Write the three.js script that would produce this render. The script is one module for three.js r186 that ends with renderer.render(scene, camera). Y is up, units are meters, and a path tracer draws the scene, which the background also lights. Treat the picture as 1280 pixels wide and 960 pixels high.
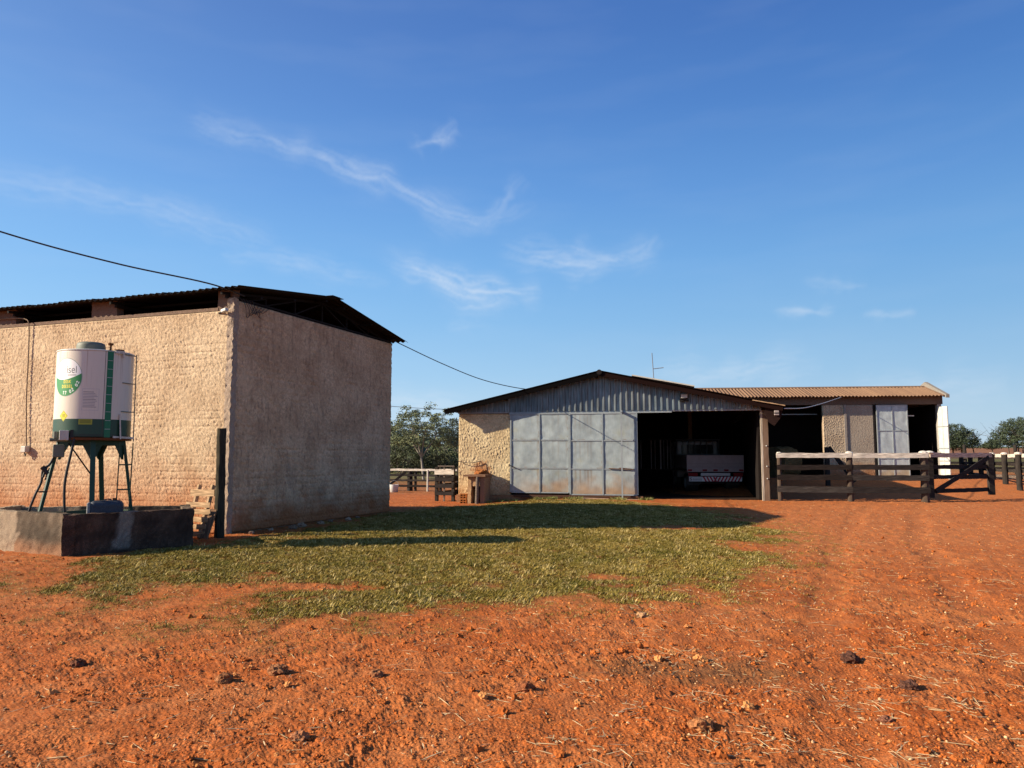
import * as THREE from 'three';
import { mergeGeometries, toCreasedNormals } from 'three/addons/utils/BufferGeometryUtils.js';
import { RoundedBoxGeometry } from 'three/addons/geometries/RoundedBoxGeometry.js';
import { createNoise2D, createNoise3D } from 'simplex-noise';

// ------------------------------------------------------------------ camera, sky, sun, exposure
const scene = new THREE.Scene();
const camera = new THREE.PerspectiveCamera(53.08, 4 / 3, 0.1, 6000);
camera.position.set(0, 1.6, 0);
camera.rotation.x = Math.atan(91 / 961);
scene.add(camera);
const EXPOSURE = 1.95;
const renderer = new THREE.WebGLRenderer({ antialias: true });
renderer.toneMapping = THREE.LinearToneMapping;
renderer.toneMappingExposure = EXPOSURE;
renderer.shadowMap.enabled = true;

const SUN = new THREE.Vector3(-2.08, 1, 0.31).normalize();       // towards the sun
const sun = new THREE.DirectionalLight(new THREE.Color().setRGB(1, 0.86, 0.64), 5);
sun.position.copy(SUN).multiplyScalar(80).add(new THREE.Vector3(2, 0, -20));
sun.target.position.set(2, 0, -20);
sun.castShadow = true;
Object.assign(sun.shadow.camera, { left: -45, right: 45, top: 45, bottom: -45, near: 1, far: 200 });
sun.shadow.mapSize.set(4096, 4096);
scene.add(sun, sun.target);

function rng(seed) {
  let a = seed >>> 0;
  return () => { a = (a + 0x6d2b79f5) | 0; let t = Math.imul(a ^ (a >>> 15), 1 | a); t = (t + Math.imul(t ^ (t >>> 7), 61 | t)) ^ t; return ((t ^ (t >>> 14)) >>> 0) / 4294967296; };
}
const n2 = createNoise2D(rng(11)), n2b = createNoise2D(rng(12)), n3 = createNoise3D(rng(13));
const clamp = (x, a = 0, b = 1) => Math.min(b, Math.max(a, x));
const ss = (a, b, x) => { const t = clamp((x - a) / (b - a)); return t * t * (3 - 2 * t); };
const mix = (a, b, t) => a + (b - a) * t;
const mix3 = (a, b, t) => [mix(a[0], b[0], t), mix(a[1], b[1], t), mix(a[2], b[2], t)];
function fbm(x, y, o = 4, f = n2) { let s = 0, a = 0.5; for (let i = 0; i < o; i++) { s += a * f(x, y); x = x * 2.03 + 7.1; y = y * 2.03 - 3.7; a *= 0.5; } return s; }
const lin = (c) => (c <= 0.04045 ? c / 12.92 : ((c + 0.055) / 1.055) ** 2.4);
const srgb = (r, g, b) => [lin(r / 255), lin(g / 255), lin(b / 255)];

// sky: clear air, brighter towards the sun, thin cirrus streaks
{
  const W = 3072, H = 1536, data = new Float32Array(W * H * 4);
  const stops = [[0, srgb(206, 226, 240)], [3, srgb(186, 218, 241)], [6, srgb(163, 206, 241)], [10, srgb(139, 191, 238)], [14, srgb(120, 177, 234)], [19, srgb(101, 157, 223)], [25, srgb(81, 134, 206)], [30, srgb(70, 119, 193)], [36, srgb(60, 106, 181)], [60, srgb(40, 76, 146)], [90, srgb(34, 62, 128)]];
  const skyAt = (el) => { for (let i = 1; i < stops.length; i++) if (el <= stops[i][0]) return mix3(stops[i - 1][1], stops[i][1], (el - stops[i - 1][0]) / (stops[i][0] - stops[i - 1][0])); return stops[stops.length - 1][1]; };
  // cirrus: polylines of azimuth (0 = straight ahead, right positive) and elevation in degrees, width, strength
  const wisps = [
    [[[-22.5, 22.4], [-16, 21.6], [-10, 20], [-5, 17.8], [-2, 17.2], [1.8, 18.6]], 0.75, 0.26], [[[-4, 17.3], [-1.5, 17.6], [0.2, 19.6], [1.2, 20.5]], 0.55, 0.16],
    [[[-36, 16.8], [-31, 17.0], [-26, 16.7], [-22, 16.0], [-17, 14.6]], 0.7, 0.17], [[[-21, 14.2], [-16, 13.9], [-12, 13.2], [-9, 12.6]], 0.5, 0.17],
    [[[-8.5, 14.1], [-5.5, 13.2], [-2.8, 12.2], [2.2, 12.2]], 0.65, 0.42], [[[-5, 11.9], [-2, 11.4], [0.5, 11.3]], 0.5, 0.16],
    [[[0, 15], [4, 14.6], [6, 14.2], [9.6, 14.8], [11.4, 16]], 0.7, 0.28], [[[-7.6, 22.5], [-5.4, 23], [-4.4, 24]], 0.4, 0.25], [[[-2, 10], [-5, 9.4]], 0.4, 0.1],
    [[[19.7, 10.1], [23, 10.1]], 0.24, 0.3], [[[25, 9.6], [28.2, 9.4]], 0.24, 0.28], [[[21.5, 12], [25, 11.6]], 0.3, 0.16],
    [[[10, 5.6], [17, 6.0], [22, 6.4]], 0.9, 0.22], [[[-11, 3.7], [-7, 3.9], [-3, 3.2]], 0.7, 0.3], [[[-30, 6], [-12, 2.6], [0, 3]], 1.4, 0.14], [[[24, 4.0], [33, 4.6]], 0.9, 0.18],
    [[[55, 22], [70, 19], [86, 18]], 1, 0.2], [[[-80, 30], [-62, 26], [-50, 25]], 1, 0.22], [[[110, 14], [135, 16]], 1.2, 0.22], [[[-150, 15], [-120, 19]], 1.2, 0.22], [[[170, 30], [150, 34]], 1.4, 0.2],
  ];
  const segs = [];
  for (const [line, w, k] of wisps) { let len = 0; const L = []; for (let i = 0; i + 1 < line.length; i++) L.push(Math.hypot(line[i + 1][0] - line[i][0], line[i + 1][1] - line[i][1])); const tot = L.reduce((a, b) => a + b, 0);
    for (let i = 0; i + 1 < line.length; i++) { segs.push([line[i], line[i + 1], w, k, len / tot, L[i] / tot]); len += L[i]; } }
  for (let j = 0; j < H; j++) {
    const el = ((j + 0.5) / H - 0.5) * 180, y = Math.sin(el * Math.PI / 180), cy = Math.cos(el * Math.PI / 180), base = skyAt(Math.max(0, el));
    for (let i = 0; i < W; i++) {
      const a = ((i + 0.5) / W - 0.5) * 2 * Math.PI, x = Math.cos(a) * cy, z = Math.sin(a) * cy, q = (j * W + i) * 4;
      let az = Math.atan2(x, -z) * 180 / Math.PI;
      const cs = clamp(x * SUN.x + y * SUN.y + z * SUN.z, -1, 1), ang = Math.acos(cs) * 180 / Math.PI;
      const glow = Math.exp(-ang / 14) * 1.3 + 0.36 * Math.exp(-((ang / 58) ** 2)), away = 1 - 0.10 * ss(70, 130, ang);
      let c = [base[0] * away + glow * 0.44, base[1] * away + glow * 0.56, base[2] * away + glow * 0.60];
      if (el > 0) {
        let best = 0;
        const wx = az + 0.7 * fbm(az * 0.16, el * 0.3, 3), wy = el + 0.36 * fbm(az * 0.22 + 40, el * 0.4, 4, n2b);
        for (const [p, r, w, k, t0, tl] of segs) {
          if (el < Math.min(p[1], r[1]) - 4 * w || el > Math.max(p[1], r[1]) + 4 * w || wx < Math.min(p[0], r[0]) - 5 * w || wx > Math.max(p[0], r[0]) + 5 * w) continue;
          const dx = r[0] - p[0], dy = r[1] - p[1], t = clamp(((wx - p[0]) * dx + (wy - p[1]) * dy) / (dx * dx + dy * dy));
          const ex = wx - p[0] - t * dx, ey = wy - p[1] - t * dy, len = Math.hypot(dx, dy), s = t0 + t * tl;
          const along = ((wx - p[0]) * dx + (wy - p[1]) * dy) / len, across = (-(wx - p[0]) * dy + (wy - p[1]) * dx) / len;
          const ww = 1.55 * w * (0.75 + 0.5 * n2(s * 3, p[0])), taper = Math.sin(Math.PI * clamp(0.06 + 0.94 * s)) ** 0.6;
          const fibre = 0.6 + 0.8 * fbm(along * 0.22 + p[0], across * 2.2 + p[1] * 5, 5) + 0.22 * fbm(along * 0.6, across * 7, 3, n2b);
          best = Math.max(best, 1.25 * k * taper * Math.exp(-(ex * ex + ey * ey) / (ww * ww)) * clamp(fibre, 0, 1.4));
        }
        const veil = 0.035 * clamp(fbm(az * 0.05 + el * 0.06, el * 0.28 - az * 0.02, 5) + 0.1) * ss(0, 8, el) * ss(60, 30, el);
        const m = clamp(best + veil);
        c = mix3(c, srgb(226, 236, 248), m);
      }
      data[q] = c[0] / EXPOSURE; data[q + 1] = c[1] / EXPOSURE; data[q + 2] = c[2] / EXPOSURE; data[q + 3] = 1;
      if (el < -1) { data[q] = 0.16; data[q + 1] = 0.12; data[q + 2] = 0.09; }
    }
  }
  const sky = new THREE.DataTexture(data, W, H, THREE.RGBAFormat, THREE.FloatType);
  sky.mapping = THREE.EquirectangularReflectionMapping; sky.magFilter = sky.minFilter = THREE.LinearFilter; sky.needsUpdate = true;
  scene.background = sky; scene.environment = sky;
}

// ------------------------------------------------------------------ helpers
const used = {};
function numbered(name) { const k = used[name] = (used[name] ?? -1) + 1; return k ? `${name}_${String(k).padStart(3, '0')}` : name; }
function tag(o, label, category, group) { o.userData.label = label; o.userData.category = category; if (group) o.userData.group = group; return o; }
function thing(name, label, category, pos = [0, 0, 0], turn = 0, group) { const o = new THREE.Group(); o.name = numbered(name); o.position.set(...pos); o.rotation.y = turn; scene.add(o); return tag(o, label, category, group); }
function shadowed(m) { m.castShadow = m.receiveShadow = true; return m; }
function part(parent, name, geo, mat, label) { const m = shadowed(new THREE.Mesh(geo, mat)); m.name = name; if (label) m.userData.label = label; parent.add(m); return m; }
function solo(name, geo, mat, label, category, group) { const m = part(scene, numbered(name), geo, mat); return tag(m, label, category, group); }
function structure(name, geo, mat) { const m = part(scene, numbered(name), geo, mat); m.userData.kind = 'structure'; return m; }
// uv in metres from position by the dominant axis of the normal
function metres(g) {
  if (!g.attributes.normal) g.computeVertexNormals();
  const p = g.attributes.position, n = g.attributes.normal, uv = new Float32Array(p.count * 2);
  for (let i = 0; i < p.count; i++) {
    const ax = Math.abs(n.getX(i)), ay = Math.abs(n.getY(i)), az = Math.abs(n.getZ(i));
    if (ax >= ay && ax >= az) { uv[2 * i] = p.getZ(i); uv[2 * i + 1] = p.getY(i); } else if (ay >= az) { uv[2 * i] = p.getX(i); uv[2 * i + 1] = p.getZ(i); } else { uv[2 * i] = p.getX(i); uv[2 * i + 1] = p.getY(i); }
  }
  g.setAttribute('uv', new THREE.BufferAttribute(uv, 2)); return g;
}
function box(x0, x1, y0, y1, z0, z1, r = 0) {
  const w = x1 - x0, h = y1 - y0, d = z1 - z0;
  const g = r ? new RoundedBoxGeometry(w, h, d, 2, Math.min(r, w / 2.2, h / 2.2, d / 2.2)) : new THREE.BoxGeometry(w, h, d);
  g.translate((x0 + x1) / 2, (y0 + y1) / 2, (z0 + z1) / 2); return metres(g);
}
function V(a) { return new THREE.Vector3(...a); }
// a straight bar of rectangular section from a to b
function bar(a, b, w, h, r = 0, warp = 0) {
  const A = V(a), B = V(b), L = A.distanceTo(B), g = warp ? rough(new THREE.BoxGeometry(L, h, w, Math.ceil(L / 0.22), 3, 1), warp, 1.7, a[0] * 3 + a[1] * 7) : r ? new RoundedBoxGeometry(L, h, w, 2, r) : new THREE.BoxGeometry(L, h, w);
  metres(g);
  const x = B.clone().sub(A).normalize(), up = Math.abs(x.y) > 0.98 ? new THREE.Vector3(0, 0, 1) : new THREE.Vector3(0, 1, 0), z = x.clone().cross(up).normalize(), y = z.clone().cross(x);
  g.applyMatrix4(new THREE.Matrix4().makeBasis(x, y, z).setPosition(A.add(B).multiplyScalar(0.5))); return g;
}
function rod(a, b, r0, r1 = r0, seg = 8) {
  const A = V(a), B = V(b), L = A.distanceTo(B), g = new THREE.CylinderGeometry(r1, r0, L, seg, 1);
  g.applyMatrix4(new THREE.Matrix4().makeRotationFromQuaternion(new THREE.Quaternion().setFromUnitVectors(new THREE.Vector3(0, 1, 0), B.clone().sub(A).normalize())).setPosition(A.add(B).multiplyScalar(0.5))); return g;
}
function tube(pts, r, n = 40, seg = 6) { return new THREE.TubeGeometry(new THREE.CatmullRomCurve3(pts.map(V)), n, r, seg, false); }
function merge(list) { return mergeGeometries(list.map((g) => { const q = g.index ? g.toNonIndexed() : g; for (const k of Object.keys(q.attributes)) if (!['position', 'normal', 'uv'].includes(k)) q.deleteAttribute(k); return q; })); }
function paint(g, f) { // vertex colours from a function of position (and normal)
  const p = g.attributes.position, c = new Float32Array(p.count * 3);
  for (let i = 0; i < p.count; i++) c.set(f(p.getX(i), p.getY(i), p.getZ(i)), 3 * i);
  g.setAttribute('color', new THREE.BufferAttribute(c, 3)); return g;
}
// uneven, hand-sawn look: shift vertices by noise
function rough(g, amp, freq, seed = 0) {
  const p = g.attributes.position;
  for (let i = 0; i < p.count; i++) { const x = p.getX(i), y = p.getY(i), z = p.getZ(i);
    p.setXYZ(i, x + amp * n3(x * freq + seed, y * freq, z * freq), y + amp * n3(x * freq, y * freq + 17 + seed, z * freq), z + amp * n3(x * freq, y * freq, z * freq + 31 + seed)); }
  g.computeVertexNormals(); return g;
}
// a sheet of nx by ny cells over [0,w] x [0,h], f(x, y) gives z; colour c(x, y)
function sheet(w, h, nx, ny, f, c) {
  const pos = new Float32Array((nx + 1) * (ny + 1) * 3), uv = new Float32Array((nx + 1) * (ny + 1) * 2), col = c && new Float32Array(pos.length), idx = [];
  for (let j = 0; j <= ny; j++) for (let i = 0; i <= nx; i++) { const k = j * (nx + 1) + i, x = w * i / nx, y = h * j / ny;
    pos.set([x, y, f(x, y, i === 0 || j === 0 || i === nx || j === ny)], 3 * k); uv.set([x, y], 2 * k); if (c) col.set(c(x, y), 3 * k); }
  for (let j = 0; j < ny; j++) for (let i = 0; i < nx; i++) { const a = j * (nx + 1) + i, b = a + 1, d = a + nx + 1; idx.push(a, b, d, b, d + 1, d); }
  const g = new THREE.BufferGeometry(); g.setAttribute('position', new THREE.BufferAttribute(pos, 3)); g.setAttribute('uv', new THREE.BufferAttribute(uv, 2)); if (c) g.setAttribute('color', new THREE.BufferAttribute(col, 3));
  g.setIndex(idx); g.computeVertexNormals(); return g;
}

// ------------------------------------------------------------------ textures and materials
function grey(size, f, repeat, colour = true) {
  const d = new Uint8Array(size * size * 4);
  for (let j = 0; j < size; j++) for (let i = 0; i < size; i++) { const v = clamp(f(i / size, j / size)) * 255; d.set([v, v, v, 255], 4 * (j * size + i)); }
  const t = new THREE.DataTexture(d, size, size); t.wrapS = t.wrapT = THREE.RepeatWrapping; t.magFilter = THREE.LinearFilter; t.minFilter = THREE.LinearMipmapLinearFilter; t.generateMipmaps = true; t.repeat.set(repeat, repeat); if (colour) t.colorSpace = THREE.SRGBColorSpace; t.needsUpdate = true; return t;
}
// tileable noise: simplex on a torus through 3D circle pair approximated by blending
function tile(u, v, fx, fy, o = 4, s = 0) {
  const f = (a, b) => fbm(a * fx + s, b * fy + s * 1.7, o);
  const w = (t) => ss(0, 1, t), a = f(u, v), b = f(u - 1, v), c = f(u, v - 1), d = f(u - 1, v - 1);
  return mix(mix(a, b, w(u)), mix(c, d, w(u)), w(v));
}
const T = {
  grain: grey(512, (u, v) => 0.8 + 0.35 * tile(u, v, 40, 40, 4) + 0.12 * tile(u, v, 9, 9, 3, 5), 1 / 0.9),
  grainBump: grey(512, (u, v) => 0.5 + 0.6 * tile(u, v, 26, 26, 5), 1 / 0.9, false),
  wood: grey(512, (u, v) => 0.78 + 0.4 * tile(u, v, 3, 70, 4) + 0.15 * tile(u, v, 2, 14, 3, 4), 1 / 1.3),
  woodBump: grey(512, (u, v) => 0.5 + 0.6 * tile(u, v, 3, 80, 4), 1 / 1.3, false),
  woodUp: grey(512, (u, v) => 0.78 + 0.4 * tile(u, v, 70, 3, 4) + 0.15 * tile(u, v, 14, 2, 3, 4), 1 / 1.3),
  metal: grey(512, (u, v) => 0.86 + 0.16 * tile(u, v, 6, 6, 5, 3) * 0.45 + 0.05 * tile(u, v, 30, 5, 4, 8), 1 / 2.1),
  streak: grey(512, (u, v) => 0.82 + 0.3 * tile(u, v, 30, 2.5, 4, 6), 1 / 2.5),
};
const C = (r, g, b) => new THREE.Color().setRGB(r, g, b);
const std = (r, g, b, o = {}) => new THREE.MeshPhysicalMaterial({ color: C(r, g, b), roughness: 0.9, metalness: 0, specularIntensity: (o.roughness ?? 0.9) > 0.7 ? 0.25 : 0.8, ...o });
const vc = (o = {}) => std(1, 1, 1, { vertexColors: true, ...o });
const M = {
  stucco: vc({ roughness: 0.95, map: T.grain, bumpMap: T.grainBump, bumpScale: 0.006 }),
  plaster: std(0.40, 0.29, 0.205, { map: T.grain, bumpMap: T.grainBump, bumpScale: 0.006 }),
  block: std(0.30, 0.20, 0.15, { map: T.grain, bumpMap: T.grainBump, bumpScale: 0.008 }),
  concrete: vc({ map: T.grain, bumpMap: T.grainBump, bumpScale: 0.008 }),
  darkRoof: std(0.030, 0.022, 0.021, { map: T.streak, roughness: 0.9 }),
  clayRoof: vc({ map: T.grain, roughness: 0.9 }),
  darkSteel: std(0.022, 0.018, 0.018, { roughness: 0.8, map: T.metal }),
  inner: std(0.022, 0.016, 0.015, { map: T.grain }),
  darkWood: std(0.042, 0.034, 0.032, { map: T.wood, bumpMap: T.woodBump, bumpScale: 0.004, roughness: 0.85 }),
  darkWoodUp: std(0.055, 0.045, 0.04, { map: T.woodUp, roughness: 0.9 }),
  greyWood: std(0.22, 0.17, 0.14, { map: T.wood, bumpMap: T.woodBump, bumpScale: 0.004 }),
  postWood: std(0.26, 0.17, 0.12, { map: T.woodUp, roughness: 0.9 }),
  whiteWood: std(0.88, 0.79, 0.68, { map: T.wood, bumpMap: T.woodBump, bumpScale: 0.004 }),
  palletWood: std(0.80, 0.52, 0.30, { map: T.wood, bumpMap: T.woodBump, bumpScale: 0.004 }),
  galv: std(0.42, 0.45, 0.47, { map: T.metal, roughness: 0.55, metalness: 0.25 }),
  galvDark: std(0.38, 0.42, 0.44, { map: T.metal, roughness: 0.55, metalness: 0.2 }),
  door: vc({ map: T.metal, roughness: 0.6, metalness: 0.1 }),
  clad: vc({ map: T.streak, roughness: 0.5, metalness: 0.3 }),
  whitePaint: std(0.72, 0.72, 0.70, { map: T.metal, roughness: 0.5 }),
  cream: std(0.70, 0.66, 0.58, { map: T.metal, roughness: 0.6 }),
  greenSteel: std(0.012, 0.062, 0.036, { map: T.metal, roughness: 0.5 }),
  brightGreen: std(0.008, 0.14, 0.065, { roughness: 0.5 }),
  rubber: std(0.015, 0.015, 0.016, { roughness: 0.6 }),
  lidGrey: std(0.13, 0.14, 0.11, { roughness: 0.6 }),
  wire: std(0.03, 0.028, 0.03, { roughness: 0.6 }),
  blueDrum: std(0.04, 0.055, 0.085, { map: T.grain, roughness: 0.6 }),
  rust: std(0.20, 0.075, 0.03, { map: T.grain, roughness: 0.9 }),
  redClay: std(0.52, 0.19, 0.06, { map: T.grain, bumpMap: T.grainBump, bumpScale: 0.01 }),
};

// ------------------------------------------------------------------ ground
function terrain(x, z) {
  const d = -z, a = d > 3 ? x / d : 0;
  const L = ss(0.07, -0.06, a), R = ss(0.17, 0.33, a);
  let left = 0.2 * ss(21, 31, d) + 0.55 * ss(31, 53, d) + 0.012 * Math.max(0, d - 53); if (d > 150) left -= 0.009 * (d - 150);
  const right = 0.57 * ss(29.5, 38, d) + 0.0085 * clamp(d - 40, 0, 160) + 0.024 * clamp(d - 200, 0, 220);
  const far = ss(430, 900, d) * 6;
  return -left * L + right * R - (L > 0 && d < 3 ? 0 : 0) + far * 0.2 + 0.02 * fbm(x * 0.12, z * 0.12, 3) * ss(60, 2, Math.hypot(x, z));
}
const lawn = [[-6.17, -10.43], [-6.6, -12.18], [-6.04, -13.41], [-5.2, -14.93], [-4.6, -16.66], [-3.46, -22.64], [-2.18, -26.45], [0, -29.2], [3.64, -28.6], [4.85, -25.58], [5.75, -22.64], [5.9, -18.62], [5.25, -15.07], [4.15, -12.18], [2.9, -9.75], [2.03, -9.15], [0.53, -8.72], [-0.66, -8.15], [-1.58, -7.76], [-2.35, -7.47], [-2.93, -7.4], [-3.19, -8.15], [-2.86, -9.07], [-3.34, -10.23], [-4.31, -9.61], [-4.51, -8.36], [-5.33, -9.33]];
function lawnDist(x, z) { // signed distance, inside positive
  let inside = false, best = 1e9;
  for (let i = 0, j = lawn.length - 1; i < lawn.length; j = i++) {
    const [xi, zi] = lawn[i], [xj, zj] = lawn[j];
    if ((zi > z) !== (zj > z) && x < (xj - xi) * (z - zi) / (zj - zi) + xi) inside = !inside;
    const dx = xj - xi, dz = zj - zi, t = clamp(((x - xi) * dx + (z - zi) * dz) / (dx * dx + dz * dz));
    best = Math.min(best, Math.hypot(x - xi - t * dx, z - zi - t * dz));
  }
  return inside ? best : -best;
}
function ruts(x, z) { // two worn wheel tracks leading from the foreground to the gate, 0 to 1
  const d = -z; if (d < 2.5 || d > 34) return 0; const c = 1.2 + 0.3 * d + 0.006 * d * d + 0.15 * n2(d * 0.2, 5), t = Math.min(Math.abs(x - c - 0.8), Math.abs(x - c + 0.8));
  return ss(0.34, 0.1, t + 0.08 * n2b(x * 2, z * 2)) * (0.6 + 0.4 * n2(d * 0.35, 9));
}
const patches = [[4.3, -13.9, 0.75, 1.2], [1.2, -10.3, 0.5, 0.35], [-2.2, -9.6, 0.9, 0.35], [3.6, -17.6, 1.0, 0.8]];   // bare spots in the lawn
function lawnCoverAt(x, z) {
  if (x < -9 || x > 9 || z > -5.5 || z < -31) return 0;
  const d = lawnDist(x, z) + 0.12 + 1.15 * fbm(x * 0.8, z * 0.6, 5);
  let c = ss(-0.8, 1.25, d);
  for (const [px, pz, rx, rz] of patches) c *= 1 - 0.85 * ss(1.2, 0.4, Math.hypot((x - px) / rx, (z - pz) / rz) + 0.4 * fbm(x * 2, z * 2, 3));
  return c;
}
function relief(x, z) {
  const r = Math.hypot(x, z); if (r > 70) return 0;
  const g = lawnCover(x, z), rt = ruts(x, z), k = (1 - 0.6 * g) * (1 - 0.6 * rt), patch = 0.55 + 0.9 * clamp(0.5 + fbm(x * 0.5 + 9, z * 0.5, 3));
  let h = 0.022 * fbm(x * 1.1, z * 1.1, 3);
  const w = 0.03 * n2(x * 9, z * 9);
  h += 0.86 * patch * k * (0.016 * fbm(x * 3.3 + w, z * 3.3, 3) + 0.020 * Math.max(0, n2b(x * 5.2, z * 5.2) - 0.42) + 0.030 * Math.max(0, n2(x * 13 + w * 4, z * 13) - 0.58) + 0.0034 * n2b(x * 23, z * 23) + 0.0042 * n2(x * 47, z * 47) + 0.014 * Math.max(0, n2b(x * 31, z * 31) - 0.6));
  return h * ss(70, 25, r) + 0.012 * g - 0.03 * rt;
}
const lawnCover = (() => { // tabulated every 5 cm
  const x0 = -9, z0 = -31, s = 0.05, nx = 361, nz = 511, t = new Float32Array(nx * nz);
  for (let j = 0; j < nz; j++) for (let i = 0; i < nx; i++) t[j * nx + i] = lawnCoverAt(x0 + i * s, z0 + j * s);
  return (x, z) => { const u = (x - x0) / s, v = (z - z0) / s, i = Math.floor(u), j = Math.floor(v); if (i < 0 || j < 0 || i >= nx - 1 || j >= nz - 1) return 0; const a = u - i, b = v - j, k = j * nx + i; return (t[k] * (1 - a) + t[k + 1] * a) * (1 - b) + (t[k + nx] * (1 - a) + t[k + nx + 1] * a) * b; };
})();
const groundY = (x, z) => terrain(x, z) + relief(x, z);
{
  const ang = [], rad = [];
  const F = 0.65; for (let a = -Math.PI; a < -F - 0.001; a += (Math.PI - F) / 30) ang.push(a);
  for (let a = -F; a < F; a += 0.0016) ang.push(a);
  for (let i = 0; i < 30; i++) ang.push(F + (Math.PI - F) * i / 30); ang.push(Math.PI);
  rad.push(0.02, 0.5, 1, 1.6, 2.2); let r = 2.6; while (r < 46) { rad.push(r); r *= 1.0056; } while (r < 2600) { rad.push(r); r *= 1.03; } rad.push(2600);
  const na = ang.length, nr = rad.length, pos = new Float32Array(na * nr * 3), col = new Float32Array(na * nr * 3), uv = new Float32Array(na * nr * 2), idx = new Uint32Array((na - 1) * (nr - 1) * 6);
  for (let j = 0; j < nr; j++) for (let i = 0; i < na; i++) {
    const k = j * na + i, x = Math.sin(ang[i]) * rad[j], z = -Math.cos(ang[i]) * rad[j], R = rad[j];
    pos[3 * k] = x; pos[3 * k + 1] = groundY(x, z); pos[3 * k + 2] = z; uv[2 * k] = x; uv[2 * k + 1] = z;
    let c;
    if (R < 75) {
      const v = fbm(x * 0.35, z * 0.35, 4), w = fbm(x * 2.1 + 5, z * 2.1, 4), s = n2(x * 13, z * 13), q = n2b(x * 33, z * 33);
      c = mix3([0.545, 0.132, 0.025], [0.64, 0.200, 0.055], clamp(0.45 + 0.9 * v));            // red earth to paler dust
      c = mix3(c, [0.32, 0.070, 0.015], clamp(0.15 + 1.1 * w) * 0.6);                           // damp darker red
      const dust = ss(0.0, 0.5, fbm(x * 0.8 - 20, z * 1.2, 4)) * 0.35; c = mix3(c, [0.60, 0.220, 0.078], dust);
      if (q > 0.45) c = mix3(c, [0.56, 0.29, 0.13], (q - 0.45) * 1.1); if (s < -0.55) c = mix3(c, [0.2, 0.07, 0.03], -0.55 - s + 0.1);
      const rt = ruts(x, z); if (rt > 0) c = mix3(c, [0.60, 0.185, 0.055], 0.4 * rt);
      const yard = ss(0.28, 0.36, x / Math.max(1, -z)) * ss(9, 16, -z); c = mix3(c, [0.68, 0.245, 0.085], 0.45 * yard);
      const stain = ss(1.2, 0.5, Math.hypot((x - 1.35) / 0.85, (z + 5.95) / 0.4) + 0.5 * fbm(x * 3, z * 3, 3)); c = mix3(c, [0.20, 0.115, 0.05], 0.6 * stain);
      const g = lawnCover(x, z); c = mix3(c, [0.22, 0.125, 0.035], g * 0.75);
      const far = ss(40, 60, -z) * ss(0.1, -0.02, x / Math.max(1, -z)); c = mix3(c, [0.30, 0.17, 0.07], far * 0.5);
    } else {
      const a = x / Math.max(1, -z), v = fbm(x * 0.02, z * 0.05, 4);
      c = mix3([0.22, 0.17, 0.065], [0.15, 0.15, 0.05], clamp(0.5 + v));
      const ploughed = ss(215, 235, R + 14 * v) * ss(430, 400, R); c = mix3(c, [0.40, 0.17, 0.09], ploughed * 0.85);
      if (R > 430) c = mix3(c, [0.10, 0.13, 0.06], 0.7);
      c = mix3(c, [0.45, 0.16, 0.06], 0.6 * ss(120, 75, R) * ss(0.3, 0.2, Math.abs(a)));
    }
    if (R < 75 && R > 42) { const t = ss(42, 75, R) * ss(0.5, 0.62, x / Math.max(1, -z)); c = mix3(c, [0.23, 0.19, 0.07], t); }
    col.set(c, 3 * k);
  }
  let q = 0;
  for (let j = 0; j < nr - 1; j++) for (let i = 0; i < na - 1; i++) { const a = j * na + i, b = a + 1, d = a + na; idx.set([a, b, d, b, d + 1, d], q); q += 6; }
  const g = new THREE.BufferGeometry(); g.setAttribute('position', new THREE.BufferAttribute(pos, 3)); g.setAttribute('uv', new THREE.BufferAttribute(uv, 2)); g.setAttribute('color', new THREE.BufferAttribute(col, 3)); g.setIndex(new THREE.BufferAttribute(idx, 1)); g.computeVertexNormals();
  structure('ground', g, vc({ roughness: 0.97, map: T.grain, bumpMap: T.grainBump, bumpScale: 0.008 }));
}

// copies of one small geometry that nobody could count
function scatter(name, geo, mat, label, category, list) {
  const m = shadowed(new THREE.InstancedMesh(geo, mat, list.length)), o = new THREE.Object3D(), c = new THREE.Color();
  list.forEach((q, i) => { o.position.set(...q.p); o.rotation.set(...q.r); o.scale.set(...q.s); o.updateMatrix(); m.setMatrixAt(i, o.matrix); if (q.c) m.setColorAt(i, c.setRGB(...q.c)); });
  m.name = numbered(name); m.userData.kind = 'stuff'; scene.add(m); return tag(m, label, category);
}
function lump(seed, r = 1, detail = 2, flat = 0.7, amp = 0.35) { // an irregular stone
  const g = new THREE.IcosahedronGeometry(r, detail), p = g.attributes.position;
  for (let i = 0; i < p.count; i++) { const v = new THREE.Vector3().fromBufferAttribute(p, i), n = v.clone().normalize();
    let k = 1 + amp * n3(n.x * 1.3 + seed, n.y * 1.3, n.z * 1.3) + amp * 0.5 * n3(n.x * 3 + seed, n.y * 3, n.z * 3); v.multiplyScalar(k); p.setXYZ(i, v.x, v.y * flat, v.z); }
  g.computeVertexNormals(); return metres(g);
}
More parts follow.
